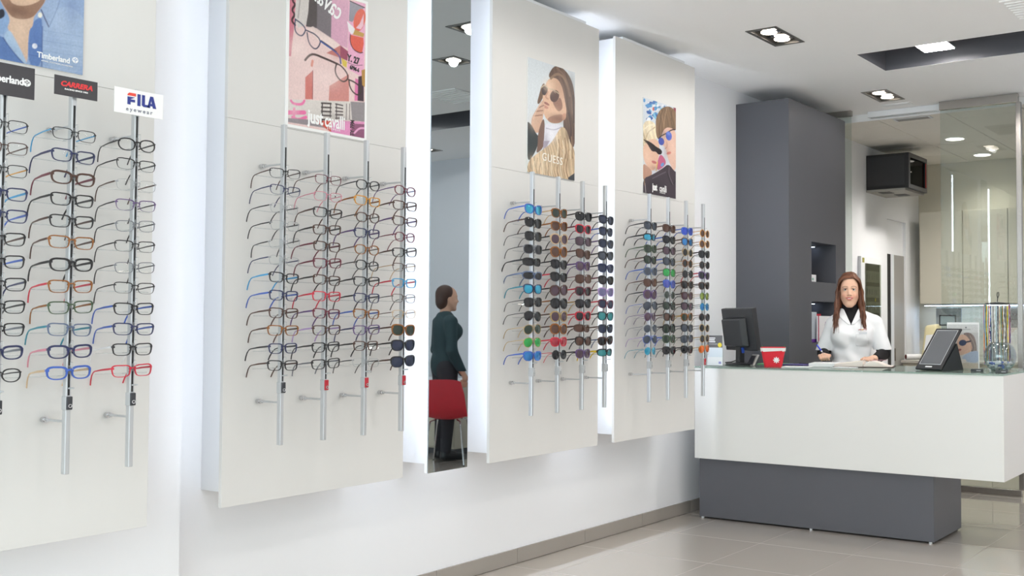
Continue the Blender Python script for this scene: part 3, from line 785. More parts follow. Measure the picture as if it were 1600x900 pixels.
ART['couple'] = [
 ('p',[(-61,600.2),(501.3,710.9),(512.8,-23.4),(-57.8,-81.8)],(206,214,224)),
 ('p',[(23.7,571.4),(22.6,565.9),(19.3,561.1),(14.5,557.8),(9.1,556.8),(4.3,558.3),(1,561.8),(-0.2,566.9),(0.9,572.3),(4.2,577.2),(9,580.4),(14.3,581.4),(19.2,580),(22.5,576.5)],(70,150,210)),
 ('p',[(91.8,554.3),(82.2,547.9),(71.2,543.8),(61,542.7),(53.6,544.8),(50.5,549.7),(52.2,556.5),(58.4,563.8),(67.9,570.1),(78.9,574.3),(89.1,575.4),(96.6,573.3),(99.8,568.4),(98,561.6)],(40,90,170)),
 ('p',[(142.9,538.7),(127.3,535.4),(114.1,534.7),(106,536.8),(104.5,541.3),(109.9,547.2),(121.1,553.4),(136.1,558.7),(151.7,562.1),(165,562.8),(173.3,560.8),(174.9,556.3),(169.4,550.3),(158,544)],(110,190,225)),
 ('p',[(65.9,505),(58.1,507.2),(53.4,510.8),(52.8,515.2),(56.3,519.3),(63.4,522.6),(72.6,524.2),(82.1,523.9),(90,521.7),(94.8,518.1),(95.4,513.7),(91.8,509.5),(84.6,506.3),(75.4,504.7)],(232,236,240)),
 ('p',[(125.6,498.8),(122.3,505.4),(122.2,511.7),(125.4,516.4),(131.1,518.6),(138.3,517.9),(145.6,514.3),(151.5,508.7),(154.8,502.1),(154.8,495.8),(151.7,491.1),(145.9,488.9),(138.7,489.6),(131.4,493.2)],(60,120,190)),
 ('p',[(94.8,469.2),(87.2,459.8),(76.8,452.5),(65.7,448.6),(56.1,448.9),(49.8,453.4),(48.1,461),(51.3,470.5),(58.8,479.8),(69.1,487.1),(80.2,491.1),(89.9,490.8),(96.3,486.4),(98,478.6)],(70,150,210)),
 ('p',[(146.8,581.8),(136.5,577.8),(126.1,576.2),(117.9,577.3),(113.3,580.9),(113.2,586.2),(117.8,592.3),(126,597.8),(136.3,601.8),(146.6,603.4),(155,602.3),(159.7,598.8),(159.7,593.4),(155.1,587.3)],(40,90,170)),
 ('p',[(68,544.9),(55,544.7),(45.2,546.7),(40.5,550.3),(41.9,554.9),(48.9,559.5),(60.4,563.4),(74,565.6),(87,565.7),(96.9,563.8),(101.7,560.2),(100.4,555.5),(93.2,550.9),(81.6,547)],(110,190,225)),
 ('p',[(123.8,537.3),(114.2,543.3),(108.8,549.5),(108.6,554.8),(113.7,558.2),(123.1,558.9),(135,556.9),(147,552.5),(156.7,546.5),(162.2,540.3),(162.4,534.9),(157.2,531.5),(147.7,530.8),(135.8,532.9)],(232,236,240)),
 ('p',[(82.2,512.9),(81,506.3),(77.7,500.7),(72.8,497),(67.4,496),(62.4,497.9),(59,502.4),(57.8,508.5),(58.9,515),(62.3,520.6),(67.2,524.3),(72.6,525.3),(77.5,523.4),(80.9,519)],(60,120,190)),
 ('p',[(151.4,495),(140.5,487.7),(128.4,482.8),(117.6,481.3),(110.1,483.5),(107.4,489),(110,496.6),(117.5,504.8),(128.3,512.1),(140.4,517.1),(151.3,518.6),(158.9,516.4),(161.6,510.9),(158.9,503.3)],(70,150,210)),
 ('p',[(72.3,456.1),(55.2,452.5),(40.9,451.6),(32.1,453.5),(30.7,457.9),(36.7,464),(49.2,470.4),(65.6,476),(82.7,479.7),(97.2,480.6),(106.1,478.7),(107.6,474.2),(101.4,468.1),(88.8,461.7)],(40,90,170)),
 ('p',[(124.1,576.4),(114.6,578.7),(108.6,582.5),(107.2,586.9),(110.9,591.1),(118.7,594.4),(129.3,595.9),(140.5,595.5),(150.1,593.2),(156.2,589.4),(157.5,585),(153.8,580.7),(145.9,577.5),(135.3,575.9)],(110,190,225)),
 ('p',[(54.3,546.4),(50.5,553.7),(49.9,560.6),(52.8,565.6),(58.4,567.9),(65.7,566.8),(73.3,562.7),(79.7,556.4),(83.5,549),(84.1,542.2),(81.2,537.1),(75.6,534.9),(68.2,536),(60.6,540.1)],(232,236,240)),
 ('p',[(153.4,540.6),(147.9,535),(139.2,530.6),(128.9,528.3),(119.1,528.5),(111.8,531.2),(108.3,535.8),(109.3,541.5),(114.7,547.1),(123.4,551.4),(133.6,553.8),(143.5,553.6),(150.9,550.9),(154.4,546.3)],(60,120,190)),
 ('p',[(76.2,498.8),(64.5,494.2),(53.1,492.1),(44.3,492.9),(39.8,496.5),(40.4,502.2),(46.1,508.7),(55.7,514.9),(67.4,519.6),(78.8,521.7),(87.7,520.9),(92.2,517.3),(91.6,511.6),(85.8,505)],(70,150,210)),
 ('p',[(127.3,485.7),(112.3,485.5),(100.9,487.5),(95.3,491.1),(96.7,495.7),(104.7,500.4),(117.7,504.3),(133.3,506.5),(148.4,506.7),(159.9,504.8),(165.5,501.2),(164.2,496.5),(156.1,491.8),(142.9,487.9)],(40,90,170)),
 ('p',[(53.5,454.9),(48.2,458.8),(46.2,463.4),(47.9,467.8),(52.9,471.1),(60.4,472.7),(68.7,472.1),(76.3,469.7),(81.6,465.7),(83.7,461.1),(82,456.7),(76.9,453.4),(69.4,451.9),(61.1,452.4)],(110,190,225)),
 ('p',[(140.6,584.4),(139.4,576.8),(136,570.3),(131.1,566.1),(125.6,565.1),(120.6,567.4),(117.1,572.6),(115.8,579.7),(117,587.3),(120.4,593.8),(125.3,598),(130.8,599.1),(135.8,596.8),(139.3,591.5)],(232,236,240)),
 ('p',[(79.6,542.8),(67.8,534.6),(55,528.9),(43.9,526.9),(36.6,529.1),(34.4,534.9),(37.9,543.2),(46.3,552.3),(58.1,560.6),(70.8,566.3),(82,568.3),(89.5,566.2),(91.6,560.4),(88.1,552.1)],(60,120,190)),
 ('p',[(130.6,527.2),(119.7,525.2),(110.3,525.6),(104.3,528.3),(102.7,532.8),(106.1,538.1),(113.5,543.2),(123.7,547.2),(134.7,549.2),(144.1,548.8),(150.2,546.2),(151.8,541.7),(148.4,536.4),(140.9,531.2)],(70,150,210)),
 ('p',[(53.8,493.7),(43,496.3),(35.9,500.3),(33.9,504.8),(37.4,509),(45.8,512),(57.4,513.2),(70,512.5),(80.9,509.9),(88.1,505.9),(90.1,501.3),(86.5,497.1),(78,494.1),(66.3,492.9)],(40,90,170)),
 ('p',[(113.3,487.4),(108.8,495.6),(107.7,503.2),(110.3,508.6),(116,510.8),(123.8,509.4),(132,504.5),(139.1,497.2),(143.6,488.9),(144.7,481.3),(142.1,475.8),(136.3,473.7),(128.6,475.2),(120.3,480.1)],(110,190,225)),
 ('p',[(82.6,457.8),(76.6,451.3),(67.5,446.2),(57.2,443.5),(47.6,443.9),(40.6,447.1),(37.6,452.5),(39.3,459.2),(45.2,465.7),(54.2,470.8),(64.5,473.5),(74.2,473.2),(81.2,470),(84.2,464.5)],(232,236,240)),
 ('p',[(134.5,570.2),(121.1,564.7),(108.3,561.8),(98.7,562.2),(94.1,565.8),(95.5,571.8),(102.4,579.1),(113.7,586.3),(127.1,591.8),(139.9,594.7),(149.6,594.3),(154.3,590.7),(152.9,584.7),(145.9,577.3)],(60,120,190)),
 ('p',[(55.9,533.5),(39.5,533.1),(27,534.8),(20.8,538.3),(22.1,542.8),(30.7,547.6),(44.9,551.6),(61.9,554.1),(78.4,554.6),(91.1,552.9),(97.4,549.4),(96,544.7),(87.3,539.9),(73,535.9)],(70,150,210)),
 ('p',[(151.8,572.6),(150.7,568.4),(147.6,564.6),(143.2,562),(138.3,561.1),(133.9,562.1),(130.8,564.7),(129.7,568.5),(130.7,572.7),(133.8,576.5),(138.2,579.1),(143.1,580),(147.5,579.1),(150.6,576.5)],(120,190,220)),
 ('p',[(169.8,562.9),(165.3,558.8),(159.7,555.9),(154.3,554.5),(150,555.1),(147.7,557.5),(147.9,561.2),(150.5,565.5),(155.1,569.5),(160.6,572.5),(166.1,573.8),(170.4,573.2),(172.6,570.8),(172.4,567.1)],(230,232,238)),
 ('p',[(185.4,553.4),(178.5,550.6),(171.9,549.3),(166.9,549.6),(164.4,551.5),(164.9,554.7),(168.4,558.4),(174.1,562),(180.9,564.8),(187.5,566.2),(192.6,565.8),(195.1,563.9),(194.6,560.7),(191.1,557)],(90,140,190)),
 ('p',[(199.5,545),(192.2,544.3),(186.3,544.9),(183,546.8),(183,549.6),(186.2,552.7),(192.1,555.5),(199.3,557.4),(206.7,558.2),(212.5,557.5),(215.8,555.6),(215.9,552.9),(212.6,549.8),(206.8,547)],(120,190,220)),
 ('p',[(213.3,569.4),(207.5,570.9),(203.9,573.4),(203.3,576.3),(205.8,579.2),(210.9,581.4),(217.5,582.5),(224.5,582.3),(230.3,580.8),(233.9,578.4),(234.5,575.4),(232,572.5),(226.9,570.3),(220.2,569.2)],(230,232,238)),
 ('p',[(229,564.5),(226.2,567.8),(226,571.4),(228.2,574.7),(232.6,576.9),(238.1,577.6),(243.9,576.7),(248.6,574.3),(251.3,571),(251.6,567.4),(249.3,564.1),(245,561.9),(239.4,561.2),(233.7,562.1)],(90,140,190)),
 ('p',[(247.4,560.8),(248.5,565.1),(251.6,568.9),(256.1,571.6),(261.2,572.5),(265.8,571.6),(269,568.9),(270.2,565),(269.1,560.7),(266,556.8),(261.4,554.2),(256.3,553.3),(251.7,554.3),(248.6,556.9)],(120,190,220)),
 ('p',[(268.6,589),(273.2,593.1),(279,596.2),(284.6,597.6),(289,597),(291.4,594.6),(291.2,590.8),(288.5,586.5),(283.8,582.4),(278.1,579.3),(272.5,578),(268,578.5),(265.7,580.9),(265.9,584.7)],(230,232,238)),
 ('p',[(120.3,536),(119.4,530.4),(116.8,525.7),(112.9,522.6),(108.7,521.8),(104.8,523.5),(102.1,527.3),(101.1,532.4),(102,537.9),(104.7,542.7),(108.5,545.8),(112.7,546.6),(116.6,544.9),(119.3,541.1)],(216,90,70)),
 ('p',[(339.3,584),(398.1,586.9),(398.8,531),(354.5,539.1)],(150,60,80)),
 ('p',[(4,293.9),(73.8,350.8),(170.4,350.6),(185.1,282.4),(157.8,207.9),(141.4,166.5),(100,143.9),(58.9,159.4),(15.4,188.2),(-6.4,246.5)],(228,182,154)),
 ('p',[(-6,185.3),(64.3,162.5),(100.1,142.4),(92,114.8),(21.5,81.2),(-5.4,85.5)],(190,142,118)),
 ('s',[(-7.4,425.4),(59.5,456),(127.9,450.1),(150.4,409.7),(153.7,348),(101.2,345.9),(53.6,328.4),(17.4,295.9),(-6.5,277)],(228,210,174)),
 ('l',[(20,311.6),(46.5,377.2),(128.1,421.5)],8.4,(196,170,130)),
 ('l',[(6.2,385.8),(59.7,425.4),(128,436.9)],8.4,(244,232,204)),
 ('p',[(164.5,232.4),(199.3,268.8),(265.3,222.8),(221.4,181.2),(144.3,149.7)],(196,84,126)),
 ('p',[(228.9,197.2),(222,191.4),(213.5,187.3),(205.1,185.7),(198.6,186.9),(195.1,190.7),(195.4,196.3),(199.4,202.7),(206.3,208.5),(214.8,212.6),(223.2,214.2),(229.8,213),(233.3,209.2),(233,203.6)],(90,150,210)),
 ('l',[(157.8,207.9),(144.3,155.2)],10.3,(220,190,80)),
 ('p',[(219,421),(268.6,452.9),(361.5,452.6),(386.4,352.4),(382,238.9),(359.2,171.3),(314.9,197.6),(270.7,255.3),(252.8,316.1),(198.8,323.7)],(228,184,162)),
 ('s',[(141.4,485.7),(189.6,548.7),(267.1,581.7),(339.4,580.1),(383.9,544.3),(388.1,449),(349.9,442.7),(311.9,448.3),(261.5,443.8),(219.1,413.2),(198.4,362.8),(170.4,350.6),(142.4,369.5),(136.2,446.1)],(128,100,74)),
 ('l',[(210.7,544.7),(183.4,461.9),(177.2,382.9)],7.7,(96,72,54)),
 ('l',[(267.3,570.7),(239.5,503),(233,439.1)],7.7,(160,130,98)),
 ('l',[(325,565.5),(311.3,499.8),(333.7,448)],7.8,(104,80,60)),
 ('l',[(170.4,358.4),(198.3,378.5),(254.8,403.3),(319.3,437.6),(363.1,444.9)],7.7,(40,34,44)),
 ('p',[(234.8,353),(235,341.9),(228.6,331.4),(216.7,323.4),(201.9,319.7),(187,320.9),(175,326.8),(168.3,336.1),(168.1,347),(174.5,357.5),(186.2,365.4),(200.9,369.2),(215.9,368.1),(228,362.3)],(54,78,180)),
 ('p',[(322.1,401.8),(322.8,388.6),(316.4,376.3),(304,367.2),(288.2,363.2),(272.1,365),(258.9,372.3),(251.2,383.5),(250.5,396.6),(256.8,408.8),(269.1,417.9),(284.8,422),(300.9,420.3),(314.2,413.1)],(44,88,204)),
 ('l',[(233.7,368.4),(252,391)],6,(190,180,170)),
 ('l',[(263.9,349.5),(270,318.7),(244.4,305.4)],7,(196,146,126)),
 ('p',[(314.9,292.7),(314.6,288.5),(309,283.3),(299.2,278.1),(287.1,273.9),(275.2,271.6),(265.8,271.6),(260.8,273.9),(261,278),(266.6,283.2),(276.3,288.4),(288.4,292.6),(300.3,294.9),(309.8,295)],(206,100,90)),
 ('p',[(3.8,330.5),(53.6,326.1),(108.3,316),(143,302.7),(210.4,292.4),(207.8,263.7),(165.7,256),(140.5,272.7),(99.1,265),(68.9,285.3),(47,306.6),(6.6,321.8)],(36,24,30)),
 ('p',[(148.6,200.2),(143.3,196.7),(133.5,194.3),(121.1,193.7),(108.5,194.8),(98.3,197.5),(92.5,201.2),(92.1,205.3),(97.4,208.8),(107.1,211.1),(119.5,211.8),(132.1,210.7),(142.3,208),(148.3,204.3)],(196,100,96)),
 ('p',[(-5.4,85.5),(89.2,117.6),(214.4,174.7),(285.6,217.6),(359.2,171.3),(403.6,177.1),(406.5,-34.3),(-17.9,-77.7)],(66,54,64)),
 ('l',[(271.9,152),(323.7,70.2),(374.6,124.8)],7.8,(40,32,40)),
 ('l',[(293.1,194.7),(286.4,145.9),(338.1,88.1)],7.9,(110,96,108)),
 ('l',[(103.1,99.1),(186.5,133.1),(250.2,157.2)],8.6,(98,86,98)),
 ('l',[(21.6,58),(30,4.8)],5.1,(200,190,190)),
 ('l',[(10.6,87.5),(19,50)],8.5,(150,120,90)),
 ('g',(256,292.9),31.6,55.4,(170,120,100),0.4),
 ('g',(335.3,320.6),35.2,56,(244,206,186),0.5),
 ('g',(47.6,223.5),40.8,46.2,(246,206,180),0.5),
 ('g',(123.4,164.1),50.1,15.6,(150,100,80),0.5),
 ('g',(212.2,396.4),42.6,31.3,(90,66,50),0.4),
 ('g',(73.5,397),41,30.8,(248,238,214),0.4),
 ('g',(19.8,349.9),21.5,38.3,(170,140,100),0.4),
 ('g',(145.2,49.3),84.6,47.2,(40,32,40),0.5),
 ('g',(283.4,408),23.1,11.1,(150,180,240),0.5),
]
ART['denim'] = [
 ('p',[(-512.9,720.8),(722.5,1345.2),(752.9,-318.3),(-484.3,-459.9)],(140,166,206)),
 ('p',[(410.1,116.4),(403.5,64.3),(383.1,19.5),(353.4,-8.9),(320.5,-15.7),(290.9,0),(270.1,34.7),(262.1,81.7),(268.1,132),(287.3,176.1),(316,205.5),(348.9,214.2),(379.5,199.8),(401.5,164.9)],(152,176,210)),
 ('p',[(43.9,86.3),(171,69),(212.1,2.9),(212.9,-31.9),(23,-71.2)],(84,122,182)),
 ('p',[(12.8,397.8),(287,490.9),(275.9,218.6),(257.2,186.9),(236,152),(237.1,124.3),(223.4,107.7),(222.9,-0.6),(209.3,9.6),(184.1,72.1),(159.9,100.9),(169.9,120.7),(164.2,142.3),(150.8,161.9),(117,175.8)],(214,180,154)),
 ('p',[(115.8,232.5),(290.1,342.1),(273.1,217.9),(257.2,186.9),(236,152),(209.3,137.9),(177.5,134.2),(158.7,155.3),(142.7,177)],(150,112,90)),
 ('p',[(156.2,272.9),(267.3,365),(267.5,222.3),(229.8,188.6),(189.9,175.1),(163.3,185.4)],(214,178,150)),
 ('p',[(104.3,172.4),(126.6,207),(150.8,161.9),(164.2,142.3),(169.9,120.7),(150.1,69.8),(129.2,84.8)],(128,162,206)),
 ('p',[(133,145.8),(150.8,159),(156.5,137.5),(143.8,122.8),(133.5,123)],(38,44,62)),
 ('p',[(150.1,69.8),(167.7,99.9),(186.8,69.8),(224.3,-0.3),(208.1,2),(171.6,40.3)],(160,188,218)),
 ('l',[(151.2,67.2),(174.3,35.1),(210.9,-0.3)],3.2,(60,84,140)),
 ('p',[(223.4,107.7),(235.3,122.4),(236.8,140.4),(260.4,161.2),(263.9,126.5),(264.4,-3.5),(223.6,-6.3)],(84,122,184)),
 ('l',[(263.3,129.3),(263.8,-3.6)],3.2,(62,92,154)),
 ('l',[(222.9,66.6),(262.4,64)],1.9,(66,96,158)),
 ('l',[(225,32),(263.1,31.7)],1.9,(66,96,158)),
 ('p',[(257.2,185.5),(275.8,221.6),(291.3,282.6),(325,292.2),(309.7,209.7),(283.2,134.2),(268.7,160.3)],(146,170,206)),
 ('l',[(258.9,181.5),(270.2,157.7),(282.6,133.5)],4,(58,66,110)),
 ('l',[(284.5,136),(307.1,197.1),(317.5,244.9)],2.6,(110,134,178)),
 ('p',[(262.5,166.1),(262,162.1),(260.2,158.6),(257.6,156.2),(254.7,155.5),(252,156.5),(250.2,159.1),(249.4,162.8),(250,166.8),(251.8,170.3),(254.3,172.7),(257.3,173.4),(259.9,172.4),(261.8,169.8)],(238,234,218)),
 ('p',[(248.7,67.9),(249.9,64.5),(249.6,60.6),(247.8,57.1),(244.9,54.6),(241.5,53.6),(238.2,54.4),(235.7,56.7),(234.6,60.2),(234.9,64),(236.7,67.6),(239.6,70.1),(243,71),(246.2,70.3)],(240,240,244)),
 ('l',[(266.8,118.3),(386.3,126.1)],1.6,(128,154,196)),
 ('l',[(267.2,102.1),(386.6,109.3)],1.6,(166,188,220)),
 ('l',[(267.5,85.9),(386.9,92.6)],1.6,(128,154,196)),
 ('l',[(267.8,69.7),(387.3,75.9)],1.6,(166,188,220)),
 ('l',[(268.2,53.5),(387.6,59.2)],1.6,(128,154,196)),
 ('l',[(268.5,37.3),(387.9,42.5)],1.6,(166,188,220)),
 ('l',[(268.8,21.1),(388.3,25.8)],1.6,(128,154,196)),
 ('l',[(269.2,4.9),(388.6,9.1)],1.6,(166,188,220)),
 ('l',[(269.5,-11.3),(388.9,-7.6)],1.6,(128,154,196)),
 ('g',(190.2,160.6),31.9,17.3,(96,62,48),0.5),
 ('g',(196.7,101.2),16,34.7,(232,200,172),0.4),
 ('g',(316.5,154.4),34.1,59.7,(176,196,224),0.4),
 ('g',(349.8,202.2),20.2,48.3,(104,128,176),0.4),
 ('g',(369.4,91.6),17.5,45.3,(176,198,226),0.3),
 ('g',(295.1,98.4),22.4,26.8,(120,146,192),0.3),
 ('g',(156.2,25.3),31.4,22.9,(70,104,166),0.4),
 ('g',(245.7,80.8),10.9,35.2,(70,104,170),0.4),
]
ART['card'] = [
 ('p',[(-70.7,329.6),(262.8,331.8),(262.8,-51.3),(-70.7,-62.6)],(214,214,214)),
 ('p',[(125.2,264.6),(124.7,262.4),(123.3,260.7),(121.3,259.7),(119.1,259.7),(117.1,260.6),(115.7,262.3),(115.2,264.5),(115.7,266.6),(117.1,268.4),(119.1,269.4),(121.3,269.4),(123.3,268.4),(124.7,266.7)],(90,90,96)),
 ('l',[(92.5,252),(147.9,252.7)],3.6,(150,150,154)),
 ('p',[(2.9,229.7),(208.3,232.6),(208.3,1.8),(2.9,-4.4)],(200,198,198)),
 ('s',[(98,228.3),(142.4,234.4),(175.4,210.1),(189.1,155.3),(189.1,89.2),(153.4,88.4),(147.9,176.5),(120.2,203.7)],(128,112,108)),
 ('l',[(147.9,209.7),(175.4,166),(178.2,111)],8.6,(160,146,138)),
 ('p',[(75.8,219.6),(114.7,220.2),(147.9,182.1),(161.7,132.7),(147.9,104.8),(109.1,92.9),(75.8,81),(56.2,108.3),(53.4,152.7)],(214,174,152)),
 ('p',[(123.3,169.7),(122,160.8),(116,152.8),(106.4,147.4),(95.1,145.6),(84.4,147.8),(76.4,153.5),(72.7,161.7),(74,170.6),(80,178.6),(89.7,184),(101,185.8),(111.6,183.6),(119.6,177.8)],(66,76,104)),
 ('l',[(120.2,170.5),(147.9,176.5)],9.7,(60,62,80)),
 ('p',[(158.9,138.1),(158.4,132.9),(156.8,128.6),(154.6,126.2),(152.2,126.2),(150,128.5),(148.4,132.7),(147.9,137.9),(148.4,143.2),(150,147.5),(152.2,149.8),(154.6,149.9),(156.8,147.6),(158.4,143.4)],(206,160,138)),
 ('p',[(90,122.6),(89.2,119.3),(85.6,116),(80.2,113.6),(73.8,112.3),(67.8,112.5),(63.4,114.2),(61.5,117),(62.3,120.4),(65.9,123.6),(71.4,126.1),(77.7,127.3),(83.7,127.1),(88.1,125.4)],(150,84,82)),
 ('p',[(42.2,85.7),(75.8,86.5),(86.9,64.6),(42.2,30.2),(25.4,52)],(216,178,158)),
 ('p',[(86.9,70.2),(125.8,98.8),(175.4,116.5),(202.8,111.6),(202.8,34.6),(120.2,43.4)],(170,182,204)),
 ('p',[(25.4,40.8),(202.8,34.6),(202.8,1.6),(2.9,-4.4)],(200,186,168)),
 ('l',[(42.2,41.3),(109.1,48.6)],24.6,(216,206,200)),
]

# ------------------------------------------------------------------ posters
def paint(key, w, h, step=2.4):
    nx, nz = int(w * 1000 / step), int(h * 1000 / step)
    gx, gz = np.meshgrid(np.linspace(0, w * 1000, nx + 1), np.linspace(0, h * 1000, nz + 1))
    px = gx.ravel(); pz = gz.ravel()
    C = np.ones((px.size, 3)) * .8
    def sd_seg(a, b):
        ax, az = a; bx, bz = b
        dx, dz = bx - ax, bz - az
        t = np.clip(((px - ax) * dx + (pz - az) * dz) / max(dx * dx + dz * dz, 1e-9), 0, 1)
        return np.hypot(px - ax - t * dx, pz - az - t * dz)
    def chaikin(pts, closed, n=2):
        for _ in range(n):
            q = [] if closed else [pts[0]]
            for a, b in zip(pts, pts[1:] + (pts[:1] if closed else [])):
                q += [(a[0] * .75 + b[0] * .25, a[1] * .75 + b[1] * .25), (a[0] * .25 + b[0] * .75, a[1] * .25 + b[1] * .75)]
            pts = q if closed else q + [pts[-1]]
        return pts
    for op in ART[key]:
        pts = op[1]
        if op[0] == 'g':
            k = (op[5] * np.exp(-(((px - pts[0]) / op[2]) ** 2 + ((pz - pts[1]) / op[3]) ** 2)))[:, None]
            C = C * (1 - k) + np.array(lin(op[4])) * k
            continue
        if op[0] == 'l' and len(pts) > 2: pts = chaikin(pts, False)
        if op[0] in 'ps' and key != 'couture' and len(pts) > 4: pts = chaikin(pts, True)
        if op[0] == 'p' and key == 'couture' and len(pts) == 14: pts = chaikin(pts, True, 1)
        if op[0] in 'ps':
            d = np.full(px.size, 1e9); ins = np.zeros(px.size, bool)
            for a, b in zip(pts, pts[1:] + pts[:1]):
                d = np.minimum(d, sd_seg(a, b))
                c = (a[1] > pz) != (b[1] > pz)
                xx = a[0] + (pz - a[1]) / ((b[1] - a[1]) or 1e-9) * (b[0] - a[0])
                ins ^= c & (px < xx)
            d = np.where(ins, -d, d); col = op[2]
        else:
            d = np.full(px.size, 1e9)
            for a, b in zip(pts, pts[1:]):
                d = np.minimum(d, sd_seg(a, b))
            d = d - op[2] / 2; col = op[3]
        k = np.clip(.5 - d / step, 0, 1)[:, None]
        cc = np.array(lin(col))[None]
        if op[0] == 's':
            tab = rng.uniform(.55, 1.5, 400)
            q = (px + .35 * pz + 6 * np.sin(pz / 28.)) / 5.0 + 60
            cc = cc * np.interp(q, np.arange(400), tab)[:, None]
        C = C * (1 - k) + cc * k
    grain = rng.normal(0, 1, (nz + 1, nx + 1))
    grain = (grain + np.roll(grain, 1, 0) + np.roll(grain, 1, 1) + np.roll(grain, -1, 0)) / 2
    gy = C.mean(1, keepdims=True)
    C = np.clip((C * .86 + gy * .14) * (1 + .035 * grain.ravel()[:, None]), 0, 1) * .93
    idx = np.arange((nx + 1) * (nz + 1)).reshape(nz + 1, nx + 1)
    faces = np.stack([idx[:-1, :-1], idx[:-1, 1:], idx[1:, 1:], idx[1:, :-1]], -1).reshape(-1, 4)
    V = np.stack([np.zeros_like(px), px / 1000 - w / 2, pz / 1000], -1)
    me = bpy.data.meshes.new('print')
    me.vertices.add(len(V)); me.vertices.foreach_set('co', V.ravel())
    me.loops.add(faces.size); me.loops.foreach_set('vertex_index', faces.ravel())
    me.polygons.add(len(faces)); me.polygons.foreach_set('loop_start', np.arange(len(faces)) * 4)
    me.update(calc_edges=True)
    ca = me.color_attributes.new('print', 'FLOAT_COLOR', 'POINT')
    ca.data.foreach_set('color', np.concatenate([C, np.ones((len(C), 1))], 1).ravel())
    me.materials.append(attr_mat('poster_print', 'print', .3, .35))
    return me

def poster(key, label, x, y0, y1, z0, z1, border=0., th=.005):
    w, h = y1 - y0, z1 - z0
    t = thing('poster', label, 'poster', (x, (y0 + y1) / 2, z0), group='brand posters on the wall panels')
    MB().box(.0004, th, -w / 2 - border, w / 2 + border, -border, h + border).build('sheet', M_WHITE, t)
    link('print', paint(key, w, h), t, (th + .0004, 0, 0))
    return t
pt = poster('couture', 'pink poster with two pairs of eyeglasses on blocks', .28, 2.682, 3.067, 2.125, 2.715, .012)
X0 = .0062
lettering('just', .078, M_WHITE, pt, (X0, -.062, .046), offset=.0024, sx=.66)
lettering('cavalli', .078, M_WHITE, pt, (X0, .036, .043), offset=.0014, sx=.56)
lettering('EYEWEAR', .012, M_WHITE, pt, (X0, .03, .012), spacing=1.4)
BLK = mat('print_black', (56, 48, 52), .5)
lettering('Y. 27', .040, BLK, pt, (X0, .128, .330), offset=.0016, sx=.75, rot=-.08)
lettering('6PM-6', .024, BLK, pt, (X0, .135, .292), offset=.001, sx=.8, rot=-.1)
lettering('cavalli', .115, M_WHITE, pt, (X0, -.015, .545), offset=.001, rot=-.42, sx=-.62)
lettering('TY 7PM', .03, BLK, pt, (X0, .128, .035), rot=PI / 2, sx=.7, offset=.0006)
gp_ = poster('fur', 'poster of a woman in sunglasses and a fur coat', .28, 4.135, 4.53, 2.113, 2.718)
GUESS_M = mat('print_ivory', (240, 236, 228), .5)
lettering('GUESS', .060, GUESS_M, gp_, (X0, .005, .093), spacing=1.15, sx=.92, rot=-.04)
cp = poster('couple', 'poster of a blonde woman and a man in blue sunglasses', .28, 5.2, 5.57, 2.119, 2.706)
lettering('just', .060, M_WHITE, cp, (X0, -.057, .047), offset=.0022, sx=.6)
lettering('cavalli', .060, M_WHITE, cp, (X0, .036, .046), offset=.0008, sx=.56)
lettering('EYEWEAR', .011, M_WHITE, cp, (X0, .03, .02), spacing=1.4)
dn = poster('denim', 'poster of a neck and blue denim shirt collar', .3805, 1.436, 1.826, 2.133, 2.72)
def tree_mark(parent, x, y, z, r, fg, bgm):
    MB().lathe([(0, 0), (r, 0), (r, .0008), (0, .0008)], 24).build('tree_mark', fg, parent, (x, y, z), rot=(0, R(90), 0))
    m = MB().box(.001, .0014, -.07 * r, .07 * r, -.85 * r, .1 * r)
    for k in (-1, 0, 1):
        m.box(.001, .0014, k * .48 * r - .16 * r, k * .48 * r + .16 * r, .12 * r + (k == 0) * .2 * r, .38 * r + (k == 0) * .3 * r)
    m.box(.001, .0014, -.62 * r, .62 * r, -.12 * r, .02 * r)
    m.build('tree_figure', bgm, parent, (x, y, z))
DENIM = mat('print_denim', (130, 158, 200), .5)
lettering('Timberland', .0250, M_WHITE, dn, (X0, .104, .037), offset=.0006, sx=.86)
tree_mark(dn, X0, .170, .044, .0095, M_WHITE, DENIM)
lettering('APPAREL | FOOTWEAR | ACCESSORIES', .0062, M_WHITE, dn, (X0, .115, .0205), sx=.9)

# ------------------------------------------------------------------ brand plates on top of the rods
def plate(label, y0, y1, z0, z1, x, m):
    t = thing('brand_plate', label, 'sign', (x, (y0 + y1) / 2, (z0 + z1) / 2), group='brand plates on the rods')
    w, h = y1 - y0, z1 - z0
    MB().box(-.003, 0, -w / 2, w / 2, -h / 2, h / 2).build('plate', m, t, bevel=.0006)
    MB().box(-.0128, -.0032, -.008, .008, -.02, .02).build('clip', M_ALU, t)
    return t
M_PLATE = mat('charcoal_plate', (64, 62, 66), .35, var=.01)
M_RED = mat('print_red', (226, 62, 66), .45)
pa = plate('charcoal plate with white lettering and a tree mark', 1.455, 1.604, 1.992, 2.087, .545, M_PLATE)
lettering('Timberland', .0300, M_WHITE, pa, (.0006, -.012, .0), offset=.0008, sx=.80)
tree_mark(pa, .0006, .052, .0, .0108, M_WHITE, M_PLATE)
pb = plate('charcoal plate with red italic lettering', 1.660, 1.789, 2.0225, 2.0825, .545, M_PLATE)
lettering('CARRERA', .0215, M_RED, pb, (.0006, 0, .006), offset=.0008, sx=1.02, shear=.25)
lettering('RACING SINCE 1956', .0062, M_WHITE, pb, (.0006, 0, -.0095), sx=1.25, offset=.0002)
pc = plate('white plate with red and blue lettering', 1.843, 2.004, 2.0, 2.082, .545, M_WHITE)
M_NAVY = mat('print_navy', (46, 58, 138), .45)
m = MB()
